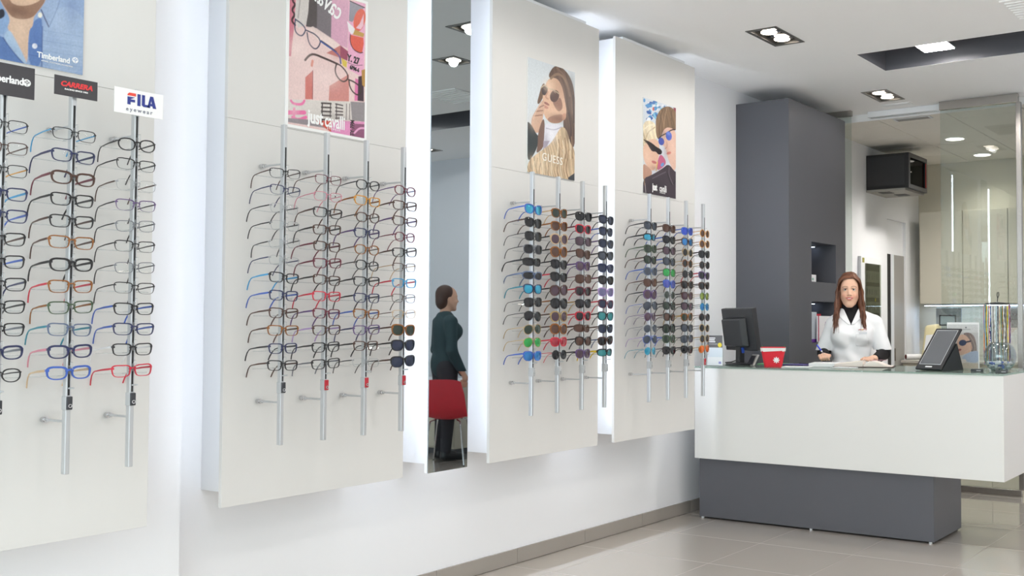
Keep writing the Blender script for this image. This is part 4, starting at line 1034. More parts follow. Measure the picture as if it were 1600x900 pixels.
m.prism([(-.0415, .0235), (-.036, .029), (-.014, .029), (-.014, .0195), (-.0415, .0195)], .0008)
m.build('letter_bar', mat('print_vermilion', (226, 74, 60), .45), pc, (.0003, .002, 0))
m = MB()
m.prism([(-.0415, .0155), (-.0415, -.0095), (-.0315, -.0095), (-.0315, -.0005), (-.017, -.0005), (-.017, .0078), (-.0315, .0078), (-.0315, .0085), (-.017, .0155)], .0008)
m.build('letter_f', M_NAVY, pc, (.0003, .002, 0))
MB().prism([(-.009, .029), (.001, .029), (.001, -.0095), (-.009, -.0095)], .0008).build('letter_i', M_NAVY, pc, (.0003, .002, 0))
MB().prism([(.006, .029), (.016, .029), (.016, -.0015), (.030, -.0015), (.030, -.0095), (.011, -.0095), (.006, -.005)], .0008).build('letter_l', M_NAVY, pc, (.0003, .002, 0))
m = MB()
m.prism([(.0245, -.0095), (.0335, .029), (.0385, .029), (.0335, -.0095)], .0008)
m.prism([(.0335, .029), (.0435, .029), (.0545, -.0095), (.0435, -.0095)], .00082)
m.prism([(.031, -.0025), (.046, -.0025), (.0445, .0045), (.0325, .0045)], .00084)
m.build('letter_a', M_NAVY, pc, (.0003, .002, 0))
lettering('eyewear', .0185, mat('print_slate', (110, 112, 130), .5), pc, (.0006, 0, -.025), spacing=1.45, sx=1.0)

# ------------------------------------------------------------------ display rods
ZROWS = [1.9045 - .0670 * k for k in range(12)]
RODS = []
names = {0: ['under the charcoal tree plate', 'under the red-lettered plate', 'under the red and blue plate'],
         1: [f'{o} of four under the pink poster' for o in ORD[:4]], 2: [f'{o} of four under the fur coat poster' for o in ORD[:4]], 3: [f'{o} of four under the couple poster' for o in ORD[:4]]}
RY = [[1.531, 1.729, 1.927], [2.565, 2.764, 2.965, 3.168], [4.019, 4.225, 4.430, 4.633], [5.067, 5.270, 5.475, 5.680]]
RX = [.517, .419, .419, .423]
LOCKM = [['k', 'k', 'k'], ['k', 'r', 'r', 'r'], ['w', 'w', 'w', 'w'], ['w', 'w', 'w', 'r']]
M_LOCKRED = mat('lock_red', (176, 36, 50), .4)
M_LOCKDARK = mat('lock_dark', (70, 72, 76), .35, metal=.5)
M_LOCKGREY = mat('lock_grey', (176, 178, 180), .4)
prof = MB().box(-.011, .011, -.0075, .0075, .857, 2.089).mesh('profile', bevel=.0025, seg=2); prof.materials.append(M_ALU)
slotm = MB().box(.0112, .0118, -.003, .003, 1.10, 2.0).mesh('slot'); slotm.materials.append(M_SLOT)
lockb = MB().box(-.012, .013, -.009, .009, 1.055, 1.098).mesh('lock', bevel=.0015, seg=1)
lockf = MB().box(.0132, .020, -.0085, .0085, 1.056, 1.097).mesh('lock_face', bevel=.002, seg=2)
keyh = MB().lathe([(.0035, 0), (.006, 0), (.006, .002), (.0035, .002)], 14, closed=True).mesh('keyhole_ring', smooth=40); keyh.materials.append(M_CHROME)
pinm = MB().cyl((.0118, 0, 1.122), (.040, 0, 1.124), .0028, 8).mesh('peg', smooth=40); pinm.materials.append(M_ALU)
hold = MB().box(.0120, .0135, -.004, .004, -.010, .016)
hold.tube([(.0128, .003, .014), (.0128, .003, .026), (.026, .003, .026), (.026, .003, .002)], .0013, 6)
hold.tube([(-.011, 0, -.016), (-.05, 0, -.018)], .0018, 6)
hold.tube([(-.052, -.085, -.018), (-.052, .085, -.018)], .0017, 6)
holdm = hold.mesh('holder'); holdm.materials.append(M_ACRYL)
def arm_mesh(so):
    a = MB().tube([(-.0112, 0, 0), (-so + .028, 0, 0)], .0042, 8).mesh('arm', smooth=40); a.materials.append(M_ALU)
    b = MB(); b.tube([(-so - .0004, 0, 0), (-so + .018, 0, 0)], .0095, 14); b.tube([(-so + .0185, 0, 0), (-so + .028, 0, 0)], .0075, 12); b.box(-so + .017, -so + .0275, .004, .011, -.004, .004)
    b = b.mesh('mount', smooth=40); b.materials.append(M_CHROME)
    return a, b
for p in range(4):
    so = RX[p] - PANELS[p][1]
    am, mm = arm_mesh(so)
    for c, y in enumerate(RY[p]):
        t = thing('display_rod', f'aluminium eyewear rod {names[p][c]}', 'display rod', (RX[p], y, 0), group='eyewear rods on the wall panels')
        link('profile', prof, t); link('slot', slotm, t); link('peg', pinm, t)
        lo = link('lock', lockb.copy(), t)
        lo.data.materials.append(M_LOCKGREY)
        lf_ = link('lock_face', lockf.copy(), lo)
        lf_.data.materials.append({'k': M_LOCKDARK, 'r': M_LOCKRED, 'w': M_LOCKGREY}[LOCKM[p][c]])
        link('keyhole_ring', keyh, lo, (.0202, 0, 1.068), (0, R(90), 0))
        for z in (1.019, 1.937):
            a = link('arm', am, t, (0, 0, z)); link('mount', mm, a)
        for z in ZROWS: link('holder', holdm, t, (0, 0, z + (.009 if p == 0 else 0)))
        RODS.append((p, c, RX[p], y))

# ------------------------------------------------------------------ eyewear
def sup(t, n):
    c, s = math.cos(t), math.sin(t)
    return math.copysign(abs(c) ** (2 / n), c), math.copysign(abs(s) ** (2 / n), s)
NP = 24
# a, b half lens size; n squareness; taper; cat: outer lift; bridge gap; rim thickness top/bottom, depth
STY = dict(
    re=dict(w='rectangular', a=.0272, b=.0178, n=3.5, tp=.10, cat=.0012, gap=.0180, tt=.0019, tb=.0012, dp=.0022, tm=.0056),
    rk=dict(w='chunky rectangular', a=.0268, b=.0178, n=2.7, tp=.08, cat=.0015, gap=.0175, tt=.0030, tb=.0018, dp=.0026, tm=.0065),
    rm=dict(w='thin rectangular', a=.0272, b=.0172, n=3.5, tp=.08, cat=.0005, gap=.019, tt=.0012, tb=.0008, dp=.0011, tm=.0030),
    hf=dict(w='half-rim', a=.0272, b=.0172, n=3.4, tp=.10, cat=.0010, gap=.019, tt=.0015, tb=.0005, dp=.0012, tm=.0034),
    rl=dict(w='rimless', a=.0275, b=.0175, n=3.5, tp=.06, cat=0, gap=.018, tt=.0005, tb=.0005, dp=.0006, tm=.0036),
    ov=dict(w='oval', a=.0250, b=.0185, n=2.3, tp=.07, cat=.0008, gap=.018, tt=.0018, tb=.0014, dp=.0018, tm=.0036),
    wf=dict(w='square', a=.0280, b=.0222, n=2.5, tp=.12, cat=.0020, gap=.0150, tt=.0024, tb=.0013, dp=.0024, tm=.0060),
    sq=dict(w='slim square', a=.0290, b=.0225, n=2.8, tp=.05, cat=0, gap=.015, tt=.0016, tb=.0012, dp=.0014, tm=.0032),
    av=dict(w='teardrop', a=.0285, b=.0235, n=2.2, tp=.16, cat=-.002, gap=.015, tt=.0013, tb=.0011, dp=.0010, tm=.0028),
    rd=dict(w='large round', a=.0285, b=.0250, n=2.2, tp=.03, cat=.0010, gap=.014, tt=.0030, tb=.0020, dp=.0026, tm=.0060),
    rs=dict(w='small round', a=.0235, b=.0225, n=2.05, tp=.0, cat=0, gap=.019, tt=.0016, tb=.0014, dp=.0014, tm=.0030),
    sh=dict(w='wraparound', a=.0330, b=.0185, n=2.5, tp=.06, cat=.0010, gap=.004, tt=.0030, tb=.0012, dp=.0026, tm=.0075),
)
GEO = {}
def geo(k):
    if k in GEO: return GEO[k]
    S = STY[k]
    a, b, gap = S['a'], S['b'], S['gap']
    cy = gap / 2 + a
    wrap = 3.2 if k == 'sh' else (1.9 if k in ('wf', 'rd', 'av', 'sq') else 1.15)
    def outline(sgn, off=0.):
        pts = []
        for i in range(NP):
            t = 2 * PI * i / NP
            u, v = sup(t, S['n'])
            yy = (a - off) * u * (1 + S['tp'] * v)
            zz = (b - off) * v
            if u > 0 and v > 0: zz += S['cat'] * u * 1.5
            if k == 'av' and v < 0: yy += .0035 * (-v)
            y = sgn * (cy + yy)
            pts.append(Vector((-wrap * y * y, y, zz)))
        return pts
    fr = MB()
    for sgn in (-1, 1):
        p = outline(sgn, -S['tb'] * .5)
        na, ta = [], []
        for i in range(NP):
            tg = p[(i + 1) % NP] - p[i - 1]
            tg.x = 0
            nn = Vector((0, tg.z, -tg.y)).normalized()
            na.append(nn)
            v = math.sin(2 * PI * i / NP)
            ta.append(S['tb'] + (S['tt'] - S['tb']) * (1 if v > .35 else (max(0, v + .2) / .55)))
        fr.sweep_rect(p, na, [Vector((1, 0, 0))] * NP, ta, S['dp'], closed=True)
    zb = b * (.45 if k not in ('av', 'sq') else .55)
    yb = gap / 2 + a * .1
    th = max(S['tt'] * 1.05, .0011)
    if k == 'sh':
        yb = .012
    path = [Vector((-.0003, -yb, zb * .8)), Vector((.0012, -yb * .5, zb * 1.12)), Vector((.0016, 0, zb * 1.2)), Vector((.0012, yb * .5, zb * 1.12)), Vector((-.0003, yb, zb * .8))]
    fr.sweep_rect(path, [Vector((0, 0, 1))] * 5, [Vector((1, 0, 0))] * 5, th, S['dp'])
    if k in ('av', 'sq'):
        fr.tube([(-.0005, -gap * .9, b * .86), (.0005, 0, b * .98), (-.0005, gap * .9, b * .86)], .0011, 6)
    hw = cy + a + .0035
    hz = b * .52
    hx = -wrap * hw * hw
    for sgn in (-1, 1):      # end pieces
        fr.sweep_rect([Vector((hx + .003, sgn * (hw - .007), hz)), Vector((hx + .001, sgn * (hw - .001), hz)), Vector((hx - .004, sgn * hw, hz))],
                      [Vector((0, 0, 1))] * 3, [Vector((1, 0, 0)), Vector((.7, sgn * .7, 0)), Vector((0, 1, 0))], max(S['tm'] * .55, .0016), max(S['dp'] * .8, .0013))
        # nose pads
        fr.tube([(-.001, sgn * (gap / 2 + .001), zb * .1), (-.006, sgn * (gap / 2 - .002), -b * .1), (-.006, sgn * (gap / 2 - .001), -b * .32)], [.0007, .0016, .0018], 6)
    frm = fr.mesh('frame_front')
    lens = []
    for sgn in (-1, 1):
        o = outline(sgn)
        bulge = .0022
        m = MB()
        c0 = Vector((-wrap * cy * cy + bulge, sgn * cy, 0)); c1 = c0 - Vector((.0016, 0, 0))
        mid = [(q * .55 + c0 * .45) + Vector((bulge * .25, 0, 0)) for q in o]
        vs = [c0] + mid + o + [q - Vector((.0014, 0, 0)) for q in o] + [c1]
        fs = []
        n = NP
        for i in range(n):
            j = (i + 1) % n
            fs.append((0, 1 + i, 1 + j))
            fs.append((1 + i, 1 + n + i, 1 + n + j, 1 + j))
            fs.append((1 + n + i, 1 + 2 * n + i, 1 + 2 * n + j, 1 + n + j))
            fs.append((1 + 2 * n + i, 3 * n + 1, 1 + 2 * n + j))
        m.add(vs, fs)
        lens.append(m.mesh('lens', smooth=50))
    tem = []
    for sgn in (-1, 1):
        path, hs = [], []
        L1 = .098
        for s_, drop, inn, hh in ((0, 0, 0, 1.0), (.012, .001, .0, 1.05), (.05, .0035, .001, .95), (L1, .0085, .005, .6), (L1 + .012, .012, .0065, .62), (L1 + .024, .021, .0085, .70), (L1 + .034, .034, .011, .72), (L1 + .040, .046, .013, .6)):
            path.append(Vector((hx - .003 - s_, sgn * (hw - inn), hz - drop * 1.25)))
            hs.append(max(S['tm'] * .55 * hh, .0013))
        m = MB()
        m.sweep_rect(path, [Vector((0, 0, 1))] * 5 + [Vector((-.5, 0, .85)), Vector((-.8, 0, .6)), Vector((-.9, 0, .45))], [Vector((0, 1, 0))] * 8, hs, .0013)
        tem.append(m.mesh('temple', smooth=30))
    for me in [frm] + lens + tem:
        me.materials.append(M_BLACK)
    GEO[k] = (frm, lens, tem)
    return GEO[k]

FC = dict(black=(30, 29, 31), brown=(74, 48, 38), navy=(38, 44, 84), blue=(58, 92, 176), red=(196, 40, 62), burgundy=(104, 34, 52), pink=(206, 132, 148),
          purple=(92, 66, 116), tortoise=(140, 86, 36), grey=(112, 114, 122), teal=(40, 128, 146), gold=(196, 168, 118), silver=(188, 190, 194), white=(226, 226, 228),
          cyan=(58, 150, 200), green=(62, 82, 58), beige=(196, 168, 134), amber=(206, 142, 44), clear=(150, 152, 156), lilac=(168, 140, 190), orange=(214, 138, 66), yellow=(222, 190, 40), slate=(90, 104, 132))
def frame_mat(c):
    met = c in ('gold', 'silver')
    if c == 'tortoise': return mat('frame_' + c, FC[c], .25, var=.6, scale=160.)
    return mat('frame_' + c, FC[c], .28, metal=.8 if met else 0., var=.03, scale=60.)
LENS = dict(black=(30, 31, 36), plum=(88, 66, 80), brown=(92, 62, 50), green=(48, 62, 52), navy=(42, 52, 80), slate=(70, 78, 92), lilac=(120, 118, 158), teal=(60, 150, 156))
MIRR = dict(bluemirror=(28, 120, 190), cyanmirror=(40, 160, 196), greenmirror=(30, 160, 70), redmirror=(170, 44, 60), orangemirror=(232, 110, 30), limemirror=(130, 150, 50), violetmirror=(70, 80, 170), royalmirror=(34, 70, 190))
M_CLEARLENS = glass_mat('clear_lens', (253, 254, 254), .025, 5.)
def lens_mat(c):
    if c == 'c': return M_CLEARLENS
    if c in MIRR: return mat('lens_' + c, MIRR[c], .08, metal=.55, spec=.8, var=.25, scale=40., coat=.5)
    return glass_mat('lens_' + c, tuple(int(x * .75) for x in LENS[c]), .06, 4., opacity=.72, body=LENS[c])
LW = dict(bluemirror='blue mirror', cyanmirror='cyan mirror', greenmirror='green mirror', redmirror='red mirror', orangemirror='orange mirror', limemirror='lime mirror', violetmirror='violet mirror', royalmirror='royal-blue mirror')

def eyewear(spec, label, group, loc, yaw, roll, sun):
    k, cf, ctm, cl = spec
    frm, lens, tem = geo(k)
    t = thing('sunglasses' if sun else 'eyeglasses', label, 'sunglasses' if sun else 'eyeglasses', loc, yaw, group)
    t.rotation_euler = (roll, 0, yaw)
    def put(name, me, m):
        o = link(name, me, t)
        o.material_slots[0].link = 'OBJECT'
        o.material_slots[0].material = m
    put('frame_front', frm, frame_mat(cf))
    for me in lens: put('lens', me, lens_mat(cl))
    for me in tem: put('temple', me, frame_mat(ctm))

S_ = lambda s: [tuple(x.split('.')) for x in s.split()]
TABLE = [
 [S_('rm.black.blue.c rm.brown.brown.c rm.black.amber.c re.navy.cyan.c re.navy.blue.c re.black.brown.c re.black.blue.c re.black.navy.c re.black.black.c re.black.grey.c rk.navy.grey.c ov.black.black.c'),
  S_('rm.black.cyan.c re.navy.navy.c rk.brown.burgundy.c re.black.black.c re.black.brown.c re.tortoise.brown.c rk.black.black.c re.tortoise.red.c re.green.tortoise.c re.slate.teal.c rk.navy.pink.c rk.blue.beige.c'),
  S_('ov.black.black.c hf.black.black.c rl.clear.brown.c hf.purple.black.c rm.grey.black.c hf.black.black.c rm.grey.black.c hf.black.black.c re.black.blue.c re.navy.blue.c re.black.white.c re.red.red.c')],
 [S_('hf.black.brown.c hf.navy.navy.c rl.clear.black.c rl.clear.black.c rl.clear.black.c rl.clear.navy.c re.black.cyan.c re.navy.blue.c re.brown.brown.c re.tortoise.brown.c re.navy.black.c re.black.brown.c'),
  S_('rm.burgundy.brown.c rm.pink.pink.c re.black.brown.c re.brown.black.c re.brown.burgundy.c re.burgundy.burgundy.c re.brown.black.c re.red.red.c re.burgundy.purple.c re.brown.lilac.c re.black.black.c re.black.grey.c'),
  S_('ov.black.black.c re.amber.tortoise.c ov.brown.black.c re.navy.purple.c ov.tortoise.brown.c ov.black.black.c re.black.black.c re.navy.black.c re.tortoise.blue.c re.purple.navy.c re.brown.black.c rl.clear.black.c')
  , S_('ov.burgundy.purple.c re.brown.brown.c re.brown.purple.c ov.burgundy.burgundy.c re.black.brown.c hf.brown.beige.c re.cyan.red.c rm.brown.black.c rm.beige.brown.c wf.tortoise.brown.green wf.black.black.navy wf.black.brown.navy')],
 [S_('wf.blue.blue.cyanmirror wf.black.brown.black sq.black.black.black sq.grey.black.black sh.black.black.black sh.slate.slate.black wf.navy.teal.cyanmirror sq.black.black.black av.black.black.black av.gold.gold.green av.gold.gold.greenmirror wf.blue.blue.bluemirror'),
  S_('wf.tortoise.beige.green wf.tortoise.tortoise.brown rd.beige.black.plum rd.tortoise.black.brown wf.black.black.black wf.black.red.black rd.brown.black.plum rd.black.tortoise.black rd.gold.brown.plum rd.tortoise.brown.brown wf.red.red.redmirror rs.black.red.black'),
  S_('wf.black.black.black wf.red.burgundy.black sq.black.purple.plum wf.brown.brown.brown wf.purple.purple.plum sq.brown.burgundy.brown wf.burgundy.red.black wf.black.gold.black wf.red.red.black sh.brown.brown.brown wf.black.black.brown wf.purple.black.plum'),
  S_('wf.black.black.navy wf.black.blue.navy wf.black.purple.navy wf.black.black.slate wf.navy.black.navy wf.black.burgundy.black wf.lilac.black.lilac wf.burgundy.red.navy wf.black.black.teal wf.black.brown.navy wf.brown.slate.black sh.black.yellow.teal')],
 [S_('wf.black.black.slate sh.black.black.cyanmirror wf.green.green.green wf.black.brown.green wf.slate.blue.slate wf.brown.brown.brown rd.plum.black.plum av.black.blue.slate av.purple.purple.plum av.silver.grey.slate av.blue.lilac.slate av.silver.teal.cyanmirror'.replace('rd.plum', 'rd.purple')),
  S_('wf.brown.brown.brown wf.black.blue.black wf.black.brown.plum wf.black.blue.slate sq.green.black.greenmirror wf.blue.brown.violetmirror rs.clear.silver.green wf.black.black.green wf.black.brown.brown rd.black.black.green wf.green.blue.green wf.black.grey.black'),
  S_('wf.blue.blue.royalmirror wf.brown.brown.bluemirror rs.gold.black.black rs.tortoise.gold.black rs.black.brown.black wf.brown.brown.black wf.brown.black.plum wf.black.brown.plum wf.tortoise.gold.green wf.black.grey.slate sq.black.black.slate wf.black.black.black'),
  S_('rs.amber.amber.brown rs.amber.tortoise.brown wf.black.black.black rs.brown.gold.black wf.purple.red.black wf.brown.black.black rs.green.beige.limemirror rs.teal.black.bluemirror rs.brown.brown.black rs.gold.brown.black rs.gold.gold.black av.gold.gold.orangemirror')],
]
ROWN = [['charcoal-plate rod', 'red-lettered-plate rod', 'red-and-blue-plate rod'], [f'{o} rod under pink poster' for o in ORD[:4]], [f'{o} rod under fur poster' for o in ORD[:4]], [f'{o} rod under couple poster' for o in ORD[:4]]]
GRN = ['eyeglasses on the rods with brand plates', 'eyewear under the pink poster', 'sunglasses under the fur coat poster', 'sunglasses under the couple poster']
for p, c, x, y in RODS:
    for r, sp in enumerate(TABLE[p][c]):
        sun = sp[3] != 'c'
        w = STY[sp[0]]['w']
        place = (ORD[r] + ' from top') if r < 11 else 'lowest'
        if sun:
            ln = LW.get(sp[3], sp[3])
            lab = f'{sp[1]} {w} sunglasses, {ln} lenses, {place}, {ROWN[p][c]}'
        else:
            lab = f'{sp[1]} {w} eyeglasses, {sp[2]} temples, {place}, {ROWN[p][c]}'
        b = STY[sp[0]]['b']
        zz = ZROWS[r] + (.009 if p == 0 else 0) - b * .42 + random.uniform(-.0015, .0015)
        eyewear(sp, lab, GRN[p], (x + .0150, y + random.uniform(-.002, .002), zz), random.gauss(0, R(2.2)), random.gauss(0, R(1.4)), sun)

# ------------------------------------------------------------------ things on the counter
def ctr(name, label, cat, x, y, rot=0., z=CT + .0004, group=None):
    return thing(name, label, cat, (x, y, z), rot, group)
# leaflet holder
t = ctr('leaflet_holder', 'clear stand with a dark and white leaflet at the counter end', 'leaflet stand', .252, 6.12)
MB().box(-.062, .062, .004, .0065, .0, .205).box(-.062, .062, .004, .055, 0, .0025).build('stand', M_ACRYL, t)
lf = MB().box(-.06, .06, .0, .0036, .003, .208).build('leaflet', M_PAPER, t)
MB().box(-.06, .06, -.0012, -.0002, .125, .208).build('dark_header', mat('print_charcoal', (92, 90, 92), .5), lf)
for k, w in enumerate((.05, .045, .05)):
    MB().box(-.046, -.046 + w, -.0018, -.0013, .186 - k * .0125, .193 - k * .0125).build('text_line', M_WHITE, lf)
MB().box(-.046, .024, -.0018, -.0013, .148, .150).build('text_line', M_WHITE, lf)
MB().lathe([(0, 0), (.0155, 0), (.0155, .001), (0, .001)], 20).build('yellow_dot', mat('print_yellow', (226, 206, 60), .5), lf, (.04, -.0014, .143), rot=(R(90), 0, 0))
MB().box(-.06, .06, -.0008, -.0002, .06, .125).build('pale_band', mat('print_paleblue', (214, 222, 230), .5), lf)
MB().box(.03, .05, -.0008, -.0002, .014, .03).build('stamp', mat('print_violet', (150, 146, 196), .5), lf)

# monitor seen from behind
t = ctr('computer_monitor', 'black flat monitor seen from behind on the counter', 'monitor', .315, 6.36, R(-25))
MB().lathe([(0, 0), (.115, 0), (.117, .004), (.11, .01), (.06, .016), (0, .018)], 36).build('foot', M_BLACK, t, smooth=40).scale = (1.0, .8, 1)
MB().hexa([(-.028, -.02, .014), (.028, -.02, .014), (.028, .02, .014), (-.028, .02, .014)], [(-.026, -.018, .17), (.026, -.018, .17), (.026, .02, .17), (-.026, .02, .17)]).build('neck', M_BLACK, t, bevel=.004)
TL = R(9)
def tilt(p):
    y, z = p[1], p[2] - .25
    return (p[0], y * math.cos(TL) - z * math.sin(TL), .25 + y * math.sin(TL) + z * math.cos(TL))
def tbox(x0, x1, y0, y1, z0, z1):
    m = MB().box(x0, x1, y0, y1, z0, z1)
    m.v = [tilt(p) for p in m.v]
    return m
case = tbox(-.185, .185, -.012, .03, .10, .398).build('casing', M_BLACK, t, bevel=.006)
tbox(-.172, .172, .0302, .0315, .115, .385).build('screen', mat('screen_dark', (30, 34, 40), .1), t)
m = MB().hexa([(-.145, -.0125, .125), (.105, -.0125, .125), (.105, -.0125, .335), (-.145, -.0125, .335)], [(-.14, -.055, .14), (.075, -.055, .14), (.075, -.055, .325), (-.14, -.055, .325)])
m.v = [tilt(p) for p in m.v]
m.build('rear_cover', M_BLACK, t, bevel=.008, seg=3)
tbox(.02, .04, -.03, -.0126, .085, .124).build('blue_plug', mat('plug_blue', (44, 84, 190), .4), t, bevel=.003)
MB().tube([(.03, -.028, .09), (.032, -.04, .05), (.06, -.05, .025)], .002, 6).build('plug_cable', M_BLACK, t, smooth=40)
tag(MB().tube([(.30, 6.45, 1.10), (.25, 6.46, 1.065), (.20, 6.44, 1.045), (.14, 6.46, 1.04), (.12, 6.50, 1.036), (.22, 6.52, 1.036), (.33, 6.50, 1.036)], .0035, 8).build('monitor_cable', M_BLACK, smooth=40), 'black cable looping behind the monitor foot', 'cable')
t = ctr('card_terminal', 'small grey handheld card terminal leaning by the monitor', 'card terminal', .425, 6.32, R(-20))
m = MB().hexa([(-.036, -.01, .0), (.03, -.01, 0), (.03, .01, 0), (-.036, .01, 0)], [(-.056, .06, .075), (.004, .06, .075), (.004, .078, .07), (-.056, .078, .07)])
m.build('body', mat('terminal_grey', (150, 148, 144), .4), t, bevel=.004)
m = MB().hexa([(-.03, -.0125, .008), (.024, -.0125, .008), (.024, -.0115, .008), (-.03, -.0115, .008)], [(-.048, .047, .066), (-.002, .047, .066), (-.002, .049, .066), (-.048, .049, .066)])
m.build('keypad', M_BLACK, t)

# red felt pot
t = ctr('felt_pot', 'red felt pot with white lace rim and snowflake', 'pot', .652, 6.215, R(24))
def rsq(h, z, r=.018, n=5):
    out = []
    for cx, cy, a0 in ((1, 1, 0), (-1, 1, 90), (-1, -1, 180), (1, -1, 270)):
        for k in range(n):
            a = R(a0 + 90 * k / (n - 1))
            out.append((cx * (h - r) + r * math.cos(a), cy * (h - r) * .8 + r * math.sin(a), z))
    return out
def loft(rings, cap=True):
    m = MB(); n = len(rings[0])
    vs = [p for r_ in rings for p in r_]
    fs = [(i * n + k, i * n + (k + 1) % n, (i + 1) * n + (k + 1) % n, (i + 1) * n + k) for i in range(len(rings) - 1) for k in range(n)]
    if cap: fs += [tuple(range(n))[::-1]]
    return m.add(vs, fs)
M_FELT = mat('red_felt', (218, 44, 58), .9, var=.06, scale=60., bump=.2, bscale=300.)
loft([rsq(.058, 0), rsq(.082, .132), rsq(.078, .132), rsq(.056, .006), rsq(.02, .006, .004)]).build('pot', M_FELT, t, smooth=50)
lace = []
n = len(rsq(.08, 0))
top = rsq(.0838, .127); low = rsq(.0806, .104)
low = [(p[0], p[1], p[2] + (.004 if i % 2 else -.003)) for i, p in enumerate(low)]
loft([low, top, [(p[0] * .985, p[1] * .985, p[2]) for p in top]], False).build('lace_rim', mat('white_lace', (236, 234, 232), .9, var=.05, scale=200.), t)
sf = MB()
for k in range(4):
    a = k * PI / 4
    c, s = math.cos(a) * .0185, math.sin(a) * .0185
    sf.tube([(-c, 0, -s), (c, 0, s)], .0034, 6)
sf.lathe([(.009, 0), (.0125, 0), (.0125, .003), (.009, .003)], 16, closed=True)
nv = 16 * 4
for i in range(len(sf.v) - nv, len(sf.v)):
    x, y, z = sf.v[i]; sf.v[i] = (x, z - .0015, y)
sf.build('snowflake', M_WHITE, t, (.024, -.0585, .046), rot=(R(8.5), 0, 0)).scale = (1.15, 1, 1.15)
MB().box(.077, .08, -.05, -.047, .12, .145).build('green_sprig', mat('sprig_green', (66, 140, 76), .6), t)
MB().box(-.077, -.074, .03, .033, .12, .142).build('green_sprig', MATS['sprig_green'], t)

# papers and stationery
def sheet(name, label, cat, x, y, w, d, h, rot, m, z=CT + .0004):
    return tag(MB().box(-w / 2, w / 2, -d / 2, d / 2, 0, h).build(name, m, loc=(x, y, z), rot=(0, 0, rot), bevel=.0008, seg=1), label, cat)
sheet('green_folder', 'flat green paper folder between monitor and red pot', 'folder', .46, 6.62, .22, .16, .004, R(10), mat('folder_green', (108, 176, 116), .6))
sheet('violet_folder', 'flat dark violet folder behind the red pot', 'folder', .66, 6.56, .2, .15, .006, R(-8), mat('folder_violet', (84, 74, 130), .6))
sheet('loose_papers', 'loose white papers lying beside the red pot', 'papers', .83, 6.22, .19, .13, .005, R(14), M_PAPER)
sheet('mobile_phone', 'black mobile phone lying behind the papers', 'phone', .71, 6.68, .15, .075, .010, R(8), M_BLACK)
sheet('white_pad', 'white paper pad under the writing hand', 'pad', .90, 6.50, .18, .26, .022, R(16), M_PAPER)
sheet('price_leaflet', 'folded white leaflet in front of the open ledger', 'leaflet', 1.13, 6.30, .16, .09, .004, R(-14), M_PAPER)
# open ledger
t = ctr('open_ledger', 'open ledger book with cream pages in front of the woman', 'book', 1.17, 6.55, R(18))
MB().box(-.20, .20, -.14, .14, 0, .004).build('cover', mat('ledger_cover', (70, 50, 46), .6), t, bevel=.001, seg=1)
M_PAGE = mat('cream_page', (232, 222, 214), .7, var=.02, scale=30.)
for s in (-1, 1):
    rings = []
    for k in range(9):
        u = k / 8
        x = s * (.002 + .188 * u)
        z = .006 + .036 * math.sin(PI * min(1, u * 1.15 + .08)) ** .8 * (1 - .45 * u) if s > 0 else .006 + .022 * (1 - u) + .012
        rings.append([(x, -.13, .0045), (x, .13, .0045), (x, .13, z), (x, -.13, z)])
    m = loft(rings, True)
    m.f.append(tuple(range(len(m.v) - 4, len(m.v))))
    pb_ = m.build('page_block', M_PAGE, t, smooth=40)
    for k in range(6):
        if s > 0:
            MB().box(.03, .15, -.1 + k * .036, -.0985 + k * .036, .0442, .0446).build('ruled_line', mat('print_rose', (206, 160, 170), .7), pb_)
# tablet on its stand
t = ctr('digital_tablet', 'black tilted tablet display on a wedge stand', 'tablet', 1.735, 6.185, R(-15))
A_ = R(46)
def lean(m):
    m.v = [(x, y * math.cos(A_) - 0 + z * math.cos(A_) if False else y * math.sin(A_) + z * math.cos(A_), z * math.sin(A_) - y * math.cos(A_) + .012) for x, y, z in m.v]
    return m
lean(MB().box(-.093, .093, 0, .014, 0, .345)).build('casing', M_BLACK, t, bevel=.004)
lean(MB().box(-.078, .078, -.0012, -.0002, .035, .328)).build('silver_bezel', M_ALU, t)
lean(MB().box(-.073, .073, -.0022, -.0014, .041, .322)).build('screen', mat('tablet_screen', (96, 98, 102), .06, spec=.7), t)
lean(MB().box(-.024, .024, -.0016, -.0004, .012, .022)).build('maker_mark', M_WHITE, t)
MB().prism([(.02, .001), (.26, .001), (.19, .165), (.03, .012)], .15, 'x', -.06).build('wedge_stand', M_BLACK, t)
# advertising card
t = ctr('advertising_card', 'white advertising card of a woman in dark sunglasses', 'card', 1.827, 6.61)
me = paint('card', .2, .285)
o = link('print', me, t); o.rotation_euler = (0, 0, R(-90)); o.location = (0, -.0006, 0)
MB().box(-.105, .105, 0, .004, 0, .298).build('board', M_WHITE, t)
MB().hexa([(-.03, .005, 0), (.03, .005, 0), (.03, .09, 0), (-.03, .09, 0)], [(-.02, .0045, .2), (.02, .0045, .2), (.02, .008, .2), (-.02, .008, .2)]).build('strut', M_PAPER, t)
# small black boxes
for x, y, lab, rz in ((2.035, 6.21, 'small black lens box beside the glass bowl stem', R(3)), (2.205, 6.13, 'small black lens box at the counter corner', R(6))):
    t = ctr('lens_box', lab, 'box', x, y, rz, group='small black boxes')
    MB().box(-.034, .034, -.018, .018, 0, .0165).build('box', M_BLACK, t, bevel=.0015)
    MB().box(-.0, .026, -.0188, -.0182, .005, .011).build('label', mat('label_grey', (150, 150, 152), .5), t)
